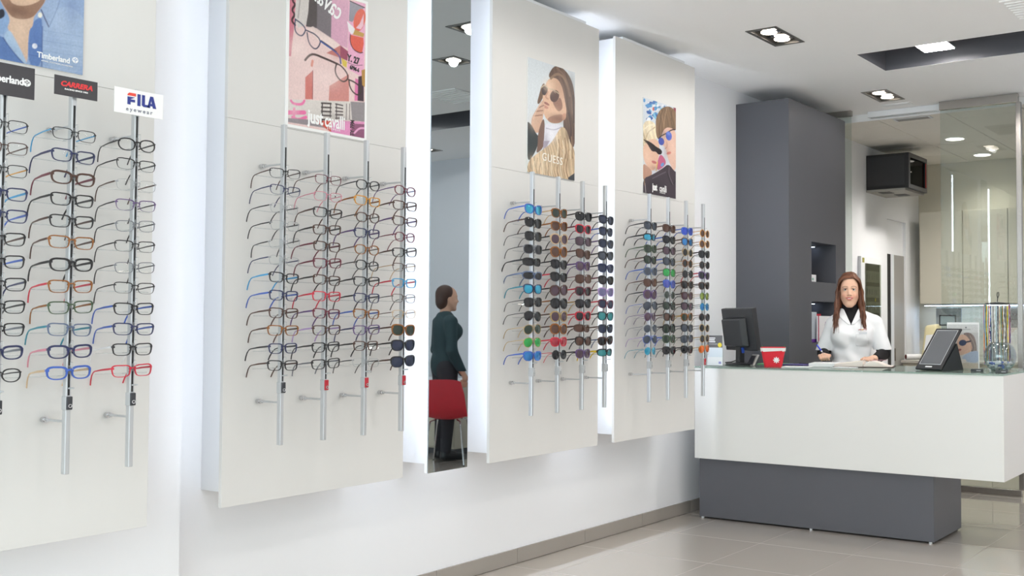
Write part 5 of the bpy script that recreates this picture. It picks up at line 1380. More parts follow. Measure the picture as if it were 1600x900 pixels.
# glass bowl of wrapped sweets
BX, BY, BR = 2.108, 6.45, .1
t = ctr('glass_bowl', 'round clear glass bowl holding wrapped white and blue sweets', 'bowl', BX, BY)
pr_ = [(.0, .0), (.045, .0)] + [(BR * math.cos(a), .088 + BR * math.sin(a)) for a in np.linspace(-1.08, 1.02, 16)]
pr_ += [(r_ - .003, z_) for r_, z_ in pr_[:1:-1]] + [(.04, .004), (0, .004)]
MB().lathe(pr_, 40).build('bowl', glass_mat('bowl_glass', (240, 244, 246), .06, 3.), t, smooth=40)
M_SW = [mat('sweet_white', (232, 230, 228), .5, var=.04), mat('sweet_blue', (96, 112, 178), .4, var=.06), mat('sweet_cream', (226, 214, 200), .5)]
sw = MB().tube([(-.019, 0, 0), (-.011, 0, 0), (-.009, 0, 0), (0, 0, 0), (.009, 0, 0), (.011, 0, 0), (.019, 0, 0)], [.008, .003, .008, .0105, .008, .003, .008], 8).mesh('wrapped_sweet', smooth=60)
sw.materials.append(M_SW[0])
k = 0
for z, rad, cnt in ((.014, .03, 5), (.017, .0, 1), (.028, .052, 8), (.030, .022, 4), (.046, .066, 10), (.047, .036, 6), (.05, .0, 1)):
    for i in range(cnt):
        a = 2 * PI * i / max(cnt, 1) + z * 50
        o = link('wrapped_sweet', sw, None, (BX + rad * math.cos(a), BY + rad * math.sin(a), CT + z), (random.uniform(-.4, .4), random.uniform(-.4, .4), random.uniform(0, 6)))
        ci = (0, 1, 0, 2, 0)[k % 5]
        o.material_slots[0].link = 'OBJECT'; o.material_slots[0].material = M_SW[ci]
        tag(o, ['white twist-wrapped sweet lying in the glass bowl', 'blue twist-wrapped sweet lying in the glass bowl', 'cream twist-wrapped sweet lying in the glass bowl'][ci], 'sweet', ['white sweets in the bowl', 'blue sweets in the bowl', 'cream sweets in the bowl'][ci])
        k += 1
# rack of eyeglass cords
CX, CY = 2.052, 6.60
t = ctr('cord_rack', 'clear rack with a black loop holding eyeglass cords', 'rack', CX, CY)
MB().cyl((0, 0, .008), (0, 0, .43), .006, 10).build('stem', M_ACRYL, t, smooth=40)
MB().lathe([(0, 0), (.06, 0), (.06, .006), (0, .008)], 24).build('foot', M_ACRYL, t, smooth=40)
MB().tube([(.075 * math.cos(a), .05 * math.sin(a), .418) for a in np.linspace(0, 2 * PI, 29)[:-1]], .003, 6, closed=True).build('ring', M_BLACK, t, smooth=40)
MB().tube([(-.075, 0, .418), (0, 0, .424), (.075, 0, .418)], .003, 6).build('cross_bar', M_BLACK, t, smooth=40)
MB().tube([(0, 0, .424), (.004, 0, .45), (.012, 0, .472), (.01, 0, .49), (.002, 0, .488), (0, 0, .47), (.004, 0, .452)], .0028, 6).build('loop', M_BLACK, t, smooth=40)
CCOL = [('yellow', (226, 200, 60)), ('orange', (236, 130, 50)), ('violet', (150, 70, 170)), ('salmon', (238, 160, 110)), ('black', (36, 34, 36)), ('pale blue', (170, 206, 220)), ('brown', (96, 60, 44)), ('white', (226, 226, 224)), ('red', (206, 44, 44)), ('green', (70, 130, 70)), ('black', (36, 34, 36)), ('cream', (222, 206, 170)), ('navy', (46, 60, 120))]
CORD2 = [CCOL[k] for k in (4, 7, 5, 6, 11, 4, 8, 7, 9, 10, 12, 5, 6, 0, 7)]
NC = 52
for i in range(NC):
    a = PI + 2 * PI * i / NC * 1.0
    nm_, rgb = CCOL[i % len(CCOL)] if i < 6 or i > 48 else CORD2[(i * 4) % len(CORD2)]
    x, y = .0765 * math.cos(a), .0515 * math.sin(a)
    L = .34 + .05 * random.random()
    path = [(x * 1.06, y * 1.06, .412)] + [(x * 1.06 + random.uniform(-.0035, .0035), y * 1.06 + random.uniform(-.0035, .0035), .412 - L * q) for q in (.2, .4, .6, .8, 1.)]
    nseg = 20
    P_ = []
    for s in range(len(path) - 1):
        for q in range(4):
            f_ = q / 4
            P_.append(tuple(path[s][j] * (1 - f_) + path[s + 1][j] * f_ for j in range(3)))
    P_.append(path[-1])
    beaded = i % 3 == 1
    rr = [(0.0042 if beaded and q % 2 else .0019) if i >= 6 else .0036 for q in range(len(P_))]
    o = MB().tube(P_, rr, 6).build('eyeglass_cord', mat('cord_' + nm_.replace(' ', '_'), rgb, .5, var=.2, scale=90.), loc=(CX, CY, CT), smooth=50)
    tag(o, f'{nm_} {"beaded" if beaded else "plain"} eyeglass cord hanging from the clear rack', 'cord', f'{nm_} {"beaded" if beaded else "plain"} cords on the rack')

# things in the pillar niches
t = thing('white_carton', 'small white carton in the upper niche of the pillar', 'carton', (PX - .05, 7.33, N1[0] + .001))
MB().box(-.03, .03, -.045, .045, 0, .055).build('carton', M_PAPER, t, bevel=.001, seg=1)
MB().box(.0302, .031, -.03, .0, .012, .03).build('label', mat('print_mint', (150, 196, 180), .5), t)
t = thing('wall_calendar', 'spiral calendar with a snowman picture in the lower niche', 'calendar', (PX + .002, 7.46, N2[0] + .002), R(0))
MB().box(-.012, .0, -.10, .16, 0.002, .205).build('pages', M_PAPER, t)
MB().box(.0002, .002, -.10, -.085, .002, .205).build('binding', mat('print_crimson', (176, 40, 84), .5), t)
sm = MB().lathe([(0, 0), (.022, .004), (.03, .025), (.018, .048), (.024, .065), (.012, .088), (0, .092)], 14)
o = sm.build('snowman_print', mat('print_mauve', (190, 170, 196), .6), t, (.0006, .045, .07)); o.scale = (.03, 1, 1)
MB().box(.0014, .0022, .02, .075, .118, .128).build('scarf_print', mat('print_wine', (150, 44, 70), .5), t)
MB().box(.0014, .0022, .055, .09, .06, .09).build('basket_print', mat('print_tan', (180, 130, 104), .5), t)
t = thing('brochure', 'tall pale brochure behind the calendar in the lower niche', 'brochure', (PX - .03, 7.335, N2[0] + .002))
MB().box(-.008, .0, -.06, .07, 0, .235).build('cover', mat('print_ice', (206, 214, 222), .5), t)
MB().box(.0002, .001, -.06, .07, .0, .025).build('violet_foot', mat('print_purple', (104, 50, 150), .5), t)
t = thing('red_brochure', 'bright red brochure behind the calendar in the lower niche', 'brochure', (PX - .06, 7.47, N2[0] + .002))
MB().box(-.01, .0, -.07, .08, 0, .222).build('cover', mat('print_scarlet', (206, 36, 56), .5), t)

# ------------------------------------------------------------------ furniture seen only in the mirror
M_REDSHELL = mat('red_shell_plastic', (190, 36, 52), .35, var=.02)
t = thing('red_shell_chair', 'red shell chair with chrome legs reflected in the mirror', 'chair', (3.86, 7.18, 0), R(150))
rings = []
for u in np.linspace(-1, 1, 13):
    row = []
    for k, (y, z) in enumerate(((-.21, .43), (-.12, .425), (0, .42), (.1, .425), (.18, .46), (.22, .54), (.25, .66), (.27, .80))):
        wd = (.2, .215, .22, .22, .22, .22, .21, .18)[k]
        row.append((u * wd, y, z + .05 * abs(u) ** 2.5 * (1 if k < 4 else .0) - (.02 * (abs(u) ** 4) if k == 7 else 0)))
    rings.append(row)
m = MB(); n = 8
m.add([p for r_ in rings for p in r_] + [(p[0], p[1] + (.008 if i % 8 > 4 else 0), p[2] - (.008 if i % 8 <= 4 else 0)) for i, p in enumerate([p for r_ in rings for p in r_])], [])
N_ = 13 * n
for o_, fl_ in ((0, 1), (N_, -1)):
    for i in range(12):
        for k in range(n - 1):
            q = (o_ + i * n + k, o_ + i * n + k + 1, o_ + (i + 1) * n + k + 1, o_ + (i + 1) * n + k)
            m.f.append(q if fl_ > 0 else q[::-1])
for i in range(12):
    for k in (0, n - 1): m.f.append((i * n + k, (i + 1) * n + k, N_ + (i + 1) * n + k, N_ + i * n + k))
for k in range(n - 1):
    for i in (0, 12): m.f.append((i * n + k, i * n + k + 1, N_ + i * n + k + 1, N_ + i * n + k))
m.build('shell', M_REDSHELL, t, smooth=60)
for sx in (-1, 1):
    for sy in (-1, 1):
        MB().tube([(sx * .1, sy * .08, .414), (sx * .14, sy * .13, .40), (sx * .2, sy * .21, .006)], .008, 8).build('leg', M_CHROME, t, smooth=50)
        MB().cyl((sx * .2, sy * .21, 0.0), (sx * .2, sy * .21, .006), .011, 10).build('foot', M_BLACK, t)
t = thing('low_cabinet', 'cream low cabinet with two doors reflected in the mirror', 'cabinet', (4.75, 7.80, 0), 0)
MB().box(-.55, .55, -.2, .2, .06, .72).build('body', M_BEIGE, t, bevel=.003)
MB().box(-.56, .56, -.21, .21, .7205, .745).build('top', M_BOX, t, bevel=.002)
for s in (-1, 1):
    d_ = MB().box(s * .275 - .27, s * .275 + .27, -.218, -.2005, .08, .70).build('door', M_BEIGE, t, bevel=.002)
    MB().cyl((s * .03, -.236, .45), (s * .03, -.236, .55), .005, 8).build('handle', M_CHROME, d_)
MB().box(-.53, .53, -.17, .17, .001, .0595).build('plinth', M_DARK, t)

# ------------------------------------------------------------------ organic shapes: distance fields turned into meshes
class Field:
    def __init__(s, lo, hi, h):
        s.lo = np.array(lo, np.float32); s.h = h
        s.n = np.ceil((np.array(hi) - s.lo) / h).astype(int) + 1
        s.F = np.full(s.n, .06, np.float32)
    def grid(s, lo, hi):
        a = np.clip(np.floor((np.array(lo) - s.lo) / s.h).astype(int), 0, s.n)
        b = np.clip(np.ceil((np.array(hi) - s.lo) / s.h).astype(int) + 1, 0, s.n)
        sl = tuple(slice(x, y) for x, y in zip(a, b))
        ax = [s.lo[i] + s.h * np.arange(a[i], b[i], dtype=np.float32) for i in range(3)]
        return sl, np.stack(np.meshgrid(*ax, indexing='ij'), -1)
    def all(s):
        return s.grid(s.lo, s.lo + s.h * (s.n - 1))
    def prim(s, p, inf=0., sub=False):
        kind, k = p[0], p[-1]
        if kind == 'e':
            c, r = np.array(p[1]), np.array(p[2]) + inf
            lo, hi = c - r, c + r
        else:
            a, b, ra, rb = np.array(p[1]), np.array(p[2]), p[3] + inf, p[4] + inf
            m = max(ra, rb); lo, hi = np.minimum(a, b) - m, np.maximum(a, b) + m
        mg = .06 + k
        sl, P = s.grid(lo - mg, hi + mg)
        if P.size == 0: return
        if kind == 'e':
            q = (P - c) / r
            k0 = np.linalg.norm(q, axis=-1); k1 = np.linalg.norm(q / r, axis=-1)
            d = k0 * (k0 - 1) / np.maximum(k1, 1e-6)
        else:
            ab = b - a
            t = np.clip(((P - a) @ ab) / max(ab @ ab, 1e-9), 0, 1)
            d = np.linalg.norm(P - a - t[..., None] * ab, axis=-1) - (ra + (rb - ra) * t)
        F = s.F[sl]
        if sub:
            d = -d
            h = np.clip(.5 - .5 * (F - d) / max(k, 1e-6), 0, 1)
            s.F[sl] = F * (1 - h) + d * h + k * h * (1 - h)
        else:
            h = np.clip(.5 + .5 * (d - F) / max(k, 1e-6), 0, 1)
            s.F[sl] = d * (1 - h) + F * h - k * h * (1 - h)
    def prims(s, L, inf=0.):
        for p in L: s.prim(p, inf)
        return s
    def mesh(s):
        F, h = s.F, s.h
        S = F < 0
        nx, ny, nz = F.shape
        cnt = np.zeros((nx - 1, ny - 1, nz - 1), np.int8)
        offs = [(i, j, k) for i in (0, 1) for j in (0, 1) for k in (0, 1)]
        for o in offs: cnt += S[o[0]:nx - 1 + o[0], o[1]:ny - 1 + o[1], o[2]:nz - 1 + o[2]]
        A = np.argwhere((cnt > 0) & (cnt < 8))
        vid = np.full(cnt.shape, -1, np.int64)
        vid[tuple(A.T)] = np.arange(len(A))
        acc = np.zeros((len(A), 3)); num = np.zeros(len(A))
        for o in offs:
            for ax in range(3):
                if o[ax]: continue
                q = list(o); q[ax] = 1
                fa = F[tuple((A + o).T)]; fb = F[tuple((A + q).T)]
                m = (fa < 0) != (fb < 0)
                t = np.where(m, fa / np.where(m, fa - fb, 1), 0)
                p = np.array(o, float)[None] + np.eye(3)[ax][None] * t[:, None]
                acc += p * m[:, None]; num += m
        V = (A + acc / num[:, None]) * h + s.lo
        faces = []
        for ax in range(3):
            u, v = [(1, 2), (2, 0), (0, 1)][ax]
            a0 = [slice(None)] * 3; a1 = [slice(None)] * 3
            a0[ax] = slice(0, -1); a1[ax] = slice(1, None)
            s0, s1 = S[tuple(a0)], S[tuple(a1)]
            E = np.argwhere(s0 != s1)
            ok = (E[:, u] > 0) & (E[:, v] > 0) & (E[:, u] < F.shape[u] - 1) & (E[:, v] < F.shape[v] - 1)
            E = E[ok]
            du = np.eye(3, dtype=int)[u]; dv = np.eye(3, dtype=int)[v]
            q = np.stack([vid[tuple((E - du - dv).T)], vid[tuple((E - dv).T)], vid[tuple(E.T)], vid[tuple((E - du).T)]], -1)
            inside = s0[tuple(E.T)]
            q[~inside] = q[~inside][:, ::-1]
            faces.append(q)
        return V, np.concatenate(faces)

def np_mesh(name, V, Fq, material, parent=None, colors=None):
    me = bpy.data.meshes.new(name)
    me.vertices.add(len(V)); me.vertices.foreach_set('co', np.asarray(V, np.float32).ravel())
    me.loops.add(Fq.size); me.loops.foreach_set('vertex_index', Fq.ravel())
    me.polygons.add(len(Fq)); me.polygons.foreach_set('loop_start', np.arange(len(Fq)) * 4)
    me.update(calc_edges=True)
    me.polygons.foreach_set('use_smooth', [True] * len(Fq))
    if colors is not None:
        ca = me.color_attributes.new('skin', 'FLOAT_COLOR', 'POINT')
        ca.data.foreach_set('color', np.concatenate([colors, np.ones((len(V), 1))], 1).ravel())
    me.materials.append(material)
    return link(name, me, parent)

# ------------------------------------------------------------------ woman behind the counter
HX0 = -.014
TORSO = [('e', (0, .03, 1.25), (.150, .098, .16), .03), ('e', (0, .03, 1.09), (.125, .092, .15), .05), ('e', (0, .03, .93), (.165, .112, .14), .05),
         ('c', (-.020, .035, 1.372), (-.128, .035, 1.318), .045, .042, .05), ('c', (.020, .035, 1.374), (.158, .035, 1.330), .045, .044, .05), ('e', (-.07, -.045, 1.235), (.062, .058, .062), .04), ('e', (.07, -.045, 1.24), (.062, .058, .062), .04)]
ARM_L = [(-.138, .035, 1.306), (-.205, .055, 1.10), (-.197, -.20, 1.084)]
ARM_R = [(.178, .035, 1.320), (.232, .055, 1.10), (.170, -.20, 1.066)]
def armp(A, r, k=.03): return [('c', A[0], A[1], r[0], r[1], k), ('c', A[1], A[2], r[1], r[2], .02)]
LEGS = []
for s in (-1, 1):
    LEGS += [('c', (s * .085, .03, .90), (s * .085, .02, .50), .085, .055, .04), ('c', (s * .085, .02, .50), (s * .085, .045, .10), .055, .036, .03), ('c', (s * .085, .05, .05), (s * .09, -.09, .035), .036, .03, .03)]
HEAD = [('e', (HX0, .018, 1.600), (.067, .088, .085), .02), ('e', (HX0, -.034, 1.600), (.056, .048, .054), .03), ('e', (HX0, -.022, 1.548), (.062, .066, .070), .03),
        ('e', (HX0, -.032, 1.500), (.048, .054, .054), .03), ('e', (HX0, -.066, 1.4555), (.019, .017, .0155), .02),
        ('c', (HX0 - .050, .002, 1.520), (HX0 - .015, -.056, 1.459), .019, .015, .025), ('c', (HX0 + .050, .002, 1.520), (HX0 + .015, -.056, 1.459), .019, .015, .025),
        ('e', (HX0 - .035, -.062, 1.524), (.019, .019, .017), .02), ('e', (HX0 + .035, -.062, 1.524), (.019, .019, .017), .02),
        ('c', (HX0 - .012, -.078, 1.584), (HX0 - .040, -.066, 1.585), .006, .005, .02), ('c', (HX0 + .012, -.078, 1.584), (HX0 + .040, -.066, 1.585), .006, .005, .02),
        ('c', (-.008, .035, 1.34), (HX0, .022, 1.47), .052, .048, .03)]
EARS = [('e', (HX0 + s * .066, .012, 1.552), (.009, .017, .029), .01) for s in (-1, 1)]
NOSE = [('c', (HX0, -.081, 1.578), (HX0, -.099, 1.5325), .0055, .0085, .014), ('e', (HX0, -.101, 1.5305), (.0085, .0085, .0075), .006), ('e', (HX0 - .0115, -.092, 1.5275), (.0062, .0085, .0055), .006), ('e', (HX0 + .0115, -.092, 1.5275), (.0062, .0085, .0055), .006)]
LIPS = [('c', (HX0 - .027, -.0815, 1.5085), (HX0 - .006, -.0905, 1.5080), .0020, .0042, .005), ('c', (HX0 + .027, -.0815, 1.5085), (HX0 + .006, -.0905, 1.5080), .0020, .0042, .005), ('c', (HX0 - .006, -.0905, 1.5080), (HX0 + .006, -.0905, 1.5080), .0042, .0042, .004),
        ('c', (HX0 - .025, -.0815, 1.5060), (HX0 - .008, -.0888, 1.4945), .0022, .0050, .004), ('c', (HX0 + .025, -.0815, 1.5060), (HX0 + .008, -.0888, 1.4945), .0022, .0050, .004), ('c', (HX0 - .008, -.0888, 1.4945), (HX0 + .008, -.0888, 1.4945), .0050, .0050, .004)]
HANDS = []
def finger(pts, rs, k=.006):
    return [('c', pts[i], pts[i + 1], rs[i], rs[i + 1], k) for i in range(len(pts) - 1)]
# writing hand, closed round the pen
HANDS += [('c', (-.197, -.20, 1.084), (-.196, -.245, 1.083), .026, .028, .015), ('e', (-.196, -.272, 1.085), (.036, .040, .022), .015)]
for i, x in enumerate((-.228, -.211, -.194, -.177)):
    up_ = (.0, .004, .006, .006)[i]
    HANDS += finger([(x + .003, -.298, 1.092 + up_), (x + .002, -.330, 1.093 + up_), (x + .010, -.345, 1.074 + up_), (x + .018, -.332, 1.062 + up_ * .5)], [.0105, .0098, .0090, .0080])
HANDS += finger([(-.164, -.262, 1.084), (-.156, -.298, 1.092), (-.164, -.336, 1.082)], [.014, .0115, .009], .008)
# resting hand, flat on the ledger
HANDS += [('c', (.170, -.20, 1.066), (.155, -.235, 1.07), .025, .027, .015), ('e', (.138, -.258, 1.072), (.038, .040, .016), .015)]
for i, (x, y) in enumerate(((.158, -.292), (.140, -.300), (.122, -.298), (.106, -.286))):
    L_ = (.85, 1.0, 1.05, .95)[i]
    HANDS += finger([(x, y, 1.074), (x - .010 * L_, y - .030 * L_, 1.077), (x - .020 * L_, y - .056 * L_, 1.068), (x - .026 * L_, y - .072 * L_, 1.062)], [.0102, .0095, .0085, .0075])
HANDS += finger([(.112, -.245, 1.070), (.088, -.262, 1.072), (.068, -.285, 1.066)], [.014, .011, .009], .008)

wm = thing('person', 'smiling woman with long brown hair in a white coat writing at the counter', 'person', (.850, 7.085, .0), R(23))
fb = Field((-.30, -.40, -.005), (.31, .20, 1.43), .0044)
fb.prims(TORSO).prims(armp(ARM_L, (.046, .038, .026))).prims(armp(ARM_R, (.046, .038, .026))).prims(LEGS).prims(HEAD[-1:])
fb.prims(HANDS)
V1, F1 = fb.mesh()
fb = Field((HX0 - .095, -.125, 1.405), (HX0 + .095, .125, 1.70), .0023)
fb.prims(HEAD).prims(EARS)
for s in (-1, 1): fb.prim(('e', (HX0 + s * .030, -.096, 1.5675), (.0175, .0150, .0078), .009), sub=True)
fb.prims(NOSE).prims(LIPS)
fb.prim(('c', (HX0 - .020, -.0935, 1.5030), (HX0 + .020, -.0935, 1.5030), .0048, .0048, .002), sub=True)
V2, F2 = fb.mesh()
V = np.concatenate([V1, V2]); Fq = np.concatenate([F1, F2 + len(V1)])
skin = np.array(lin((224, 180, 154))); C = np.tile(skin, (len(V), 1))
def blend(mask, col):
    global C
    C = C * (1 - mask[:, None]) + np.array(lin(col)) * mask[:, None]
x, y, z = V.T
for s in (-1, 1):
    blend(.40 * np.exp(-(((x - HX0 - s * .040) / .019) ** 2 + ((z - 1.522) / .016) ** 2)) * (y < -.03), (224, 136, 116))
    blend(.45 * np.exp(-(((x - HX0 - s * .030) / .019) ** 2 + ((z - 1.5735) / .007) ** 2)) * (y < -.05), (150, 104, 86))
    br = np.array([(.0125, 1.5855), (.022, 1.5895), (.033, 1.5915), (.043, 1.5885), (.050, 1.5835)])
    q = np.stack([s * (x - HX0), z], -1); d = np.full(len(V), 1.)
    for a_, b_ in zip(br, br[1:]):
        ab = b_ - a_; tt = np.clip(((q - a_) @ ab) / (ab @ ab), 0, 1)
        d = np.minimum(d, np.linalg.norm(q - a_ - tt[:, None] * ab, axis=1))
    blend(.75 * np.clip(1.5 - d / .0022, 0, 1) * (y < -.04), (98, 66, 52))
    blend(.5 * np.exp(-(((x - HX0 - s * .006) / .004) ** 2 + ((z - 1.5235) / .0025) ** 2)) * (y < -.08), (120, 70, 60))
lipm = np.zeros(len(V))
for p in LIPS:
    a, b = np.array(p[1]), np.array(p[2]); ab = b - a
    tt = np.clip(((V - a)[:, [0, 2]] @ ab[[0, 2]]) / (ab[[0, 2]] @ ab[[0, 2]]), 0, 1)
    d = np.linalg.norm((V - a - tt[:, None] * ab)[:, [0, 2]], axis=1) - (p[3] + (p[4] - p[3]) * tt)
    lipm = np.maximum(lipm, np.clip(1 - d / .0016, 0, 1))
blend(lipm * (y < -.07) * .85, (196, 104, 102))
M_SKIN = attr_mat('skin', 'skin', .5, .35)
body = np_mesh('body', V, Fq, M_SKIN, wm, C)
# eyes, brows, teeth, earring
M_EYEW = mat('eye_white', (226, 220, 216), .2); M_IRIS = mat('iris_brown', (62, 44, 36), .15); M_BROW = mat('brow_brown', (84, 56, 44), .8)
for s in (-1, 1):
    ex = HX0 + s * .030
    e = MB().lathe([(.0005, -.0125)] + [(.0125 * math.cos(a), .0125 * math.sin(a)) for a in np.linspace(-1.4, 1.4, 9)] + [(.0005, .0125)], 16).build('eye', M_EYEW, body, (ex, -.0735, 1.5675), smooth=80)
    MB().lathe([(0, 0), (.0058, .0), (.005, .0012), (0, .0018)], 14).build('iris', M_IRIS, e, (0, -.0112, 0), rot=(R(90), 0, 0), smooth=60)
    MB().tube([(ex - .0165, -.0815 + (.006 if s < 0 else .001), 1.5680), (ex - .007, -.0865, 1.5728), (ex + .006, -.0865, 1.5728), (ex + .0165, -.0815 + (.006 if s > 0 else .001), 1.5685)], [.0006, .0012, .0012, .0006], 6).build('eyelash', M_BROW, body, smooth=60)
MB().tube([(HX0 - .0205, -.0835, 1.5050), (HX0 - .008, -.0878, 1.5026), (HX0 + .008, -.0878, 1.5026), (HX0 + .0205, -.0835, 1.5050)], [.0010, .0034, .0034, .0010], 8).build('teeth', mat('teeth_white', (238, 234, 228), .25), body, smooth=60)
MB().lathe([(0, 0), (.004, .002), (.004, .005), (0, .007)], 10).build('earring', M_CHROME, body, (HX0 - .079, .004, 1.523), smooth=60)

# clothes
M_COAT = mat('white_coat_cotton', (246, 246, 248), .8, spec=.2, var=.015, scale=20., bump=.15, bscale=90.)
M_KNIT = mat('black_knit', (34, 32, 34), .9, spec=.2, var=.06, scale=120., bump=.3, bscale=300.)
M_TROU = mat('dark_trousers', (46, 46, 54), .85, var=.04)
fk = Field((-.31, -.27, .86), (.32, .20, 1.50), .0055)
fk.prims(TORSO, .006).prims(armp(ARM_L, (.050, .045, .036))).prims(armp(ARM_R, (.050, .045, .036)))
fk.prim(('c', (-.008, .034, 1.34), (HX0, .022, 1.452), .060, .058, .02))
sl, P = fk.all()
nk = 1.463 + .25 * (P[..., 1] + .03) * 0 - P[..., 2]
fk.F = np.maximum(fk.F, -nk)
V, Fq = fk.mesh(); np_mesh('turtleneck', V, Fq, M_KNIT, wm)
def sleeve(f, A, zc_):
    sl, P = f.all()
    a, b = np.array(A[0]), np.array(A[1]); ab = b - a
    t = np.clip(((P - a) @ ab) / (ab @ ab), 0, 1)
    d = np.linalg.norm(P - a - t[..., None] * ab, axis=-1) - (.052 + .016 * t)
    d = np.maximum(d, zc_ + .06 * (np.abs(P[..., 0]) - .2) * 0 - P[..., 2])
    k = .02
    h = np.clip(.5 + .5 * (d - f.F) / k, 0, 1)
    f.F = d * (1 - h) + f.F * h - k * h * (1 - h)
fc = Field((-.31, -.17, .78), (.33, .20, 1.47), .0052)
fc.prims(TORSO, .015)
sl, P = fc.all()
X_, Y_, Z_ = P[..., 0], P[..., 1], P[..., 2]
wr = .0025 * np.sin(X_ * 60 + Z_ * 34) * np.clip((1.28 - Z_) * 6, 0, 1) + .0018 * np.sin(Z_ * 75 + X_ * 25)
fc.F += wr
sleeve(fc, ARM_L, 1.122); sleeve(fc, ARM_R, 1.128)
fc.F = np.maximum(fc.F, .80 - Z_)
closed = fc.F.copy()
V_half = (Z_ - 1.305) * .46
wedge = np.maximum((np.abs(X_ + .004) - V_half) * .9, Y_ - .02)
fc.F = np.maximum(fc.F, -wedge)
fc.prim(('c', (-.006, .03, 1.34), (HX0, .02, 1.50), .066, .066, .004), sub=True)
V, Fq = fc.mesh(); coat = np_mesh('coat', V, Fq, M_COAT, wm)
fl_ = Field((-.31, -.17, .78), (.33, .20, 1.47), .0052)
dx = np.abs(X_ + .004)
outer = V_half + .012 + .040 * np.clip((Z_ - 1.30) / .06, 0, 1) * np.clip((1.415 - Z_) / .02 + .4, .35, 1)
fl_.F = np.maximum.reduce([closed - .0080, -(closed + .008), (dx - outer) * .9, -(dx - V_half + .003) * .9, Y_ - .03, 1.312 - Z_, Z_ - 1.435])
V, Fq = fl_.mesh(); np_mesh('lapels', V, Fq, M_COAT, coat)
fl_.F = np.maximum.reduce([closed - .0065, -(closed + .010), np.abs(X_ - .072) - .042, np.abs(Z_ - 1.205) - .048, Y_])
V, Fq = fl_.mesh(); np_mesh('breast_pocket', V, Fq, M_COAT, coat)
MB().box(.045, .10, -.131, -.123, 1.245, 1.258).build('name_badge', mat('badge', (214, 216, 220), .3), coat, rot=(0, 0, R(4)))
for k in range(7):
    if k == 3: continue
    MB().box(.048 + k * .0085, .054 + k * .0085, -.1285 + k * .0009, -.121 + k * .0009, 1.272 + k * .0008, 1.2775 + k * .0008 + .002 * (k % 2)).build('embroidery', mat('thread_red', (176, 52, 56), .7), coat)
MB().box(.0735, .081, -.1268, -.119, 1.271, 1.281).build('embroidery', mat('thread_gold', (222, 196, 110), .7), coat)
ft = Field((-.22, -.16, .06), (.22, .20, 1.02), .008)
ft.prims(TORSO[2:3], .008).prims([p for p in LEGS if p[2][2] > .05], .012)
sl, P = ft.all(); ft.F = np.maximum(ft.F, .075 - P[..., 2])
V, Fq = ft.mesh(); np_mesh('trousers', V, Fq, M_TROU, wm)
for s in (-1, 1):
    f = Field((s * .085 - .07, -.16, 0), (s * .085 + .07, .13, .12), .006)
    f.prims([('c', (s * .085, .055, .045), (s * .09, -.10, .034), .041, .034, .02), ('c', (s * .085, .055, .05), (s * .085, .05, .09), .041, .043, .02)])
    sl, P = f.all(); f.F = np.maximum(f.F, .007 - P[..., 2])
    V, Fq = f.mesh(); np_mesh('shoe', V, Fq, M_BLACK, wm)

# hair
M_HAIR = mat('brown_hair', (94, 56, 38), .45, spec=.45, var=.35, scale=70., stretch=(1, 1, .12))
M_HAIR2 = mat('brown_hair_light', (128, 82, 56), .4, spec=.5, var=.3, scale=60., stretch=(1, 1, .12))
fh = Field((-.17, -.17, 1.20), (.17, .15, 1.72), .0048)
fh.prims([('e', (HX0, .024, 1.598), (.084, .100, .101), .01)])
for s in (-1, 1):
    o = HX0
    fh.prims([('c', (o + s * .052, -.005, 1.63), (o + s * .079, .0, 1.55), .030, .022, .02), ('c', (o + s * .079, .0, 1.55), (o + s * .086, -.004, 1.46), .022, .024, .02),
              ('c', (o + s * .086, -.004, 1.46), (o + s * .098, -.055, 1.37), .024, .020, .02), ('c', (o + s * .098, -.055, 1.37), (o + s * .108, -.108, 1.29), .020, .008, .02)])
fh.prims([('c', (o, .07, 1.58), (o, .085, 1.40), .07, .055, .03), ('c', (o - .05, .07, 1.5), (o - .07, .08, 1.34), .05, .03, .03), ('c', (o + .05, .07, 1.5), (o + .07, .08, 1.34), .05, .03, .03)])
fh.prim(('e', (HX0, -.105, 1.545), (.0585, .085, .098), .006), sub=True)
fh.prim(('e', (HX0, -.02, 1.535), (.060, .078, .080), .004), sub=True)
fh.prim(('c', (-.008, .034, 1.33), (HX0, .015, 1.50), .052, .05, .004), sub=True)
V, Fq = fh.mesh(); hair = np_mesh('hair', V, Fq, M_HAIR, wm)
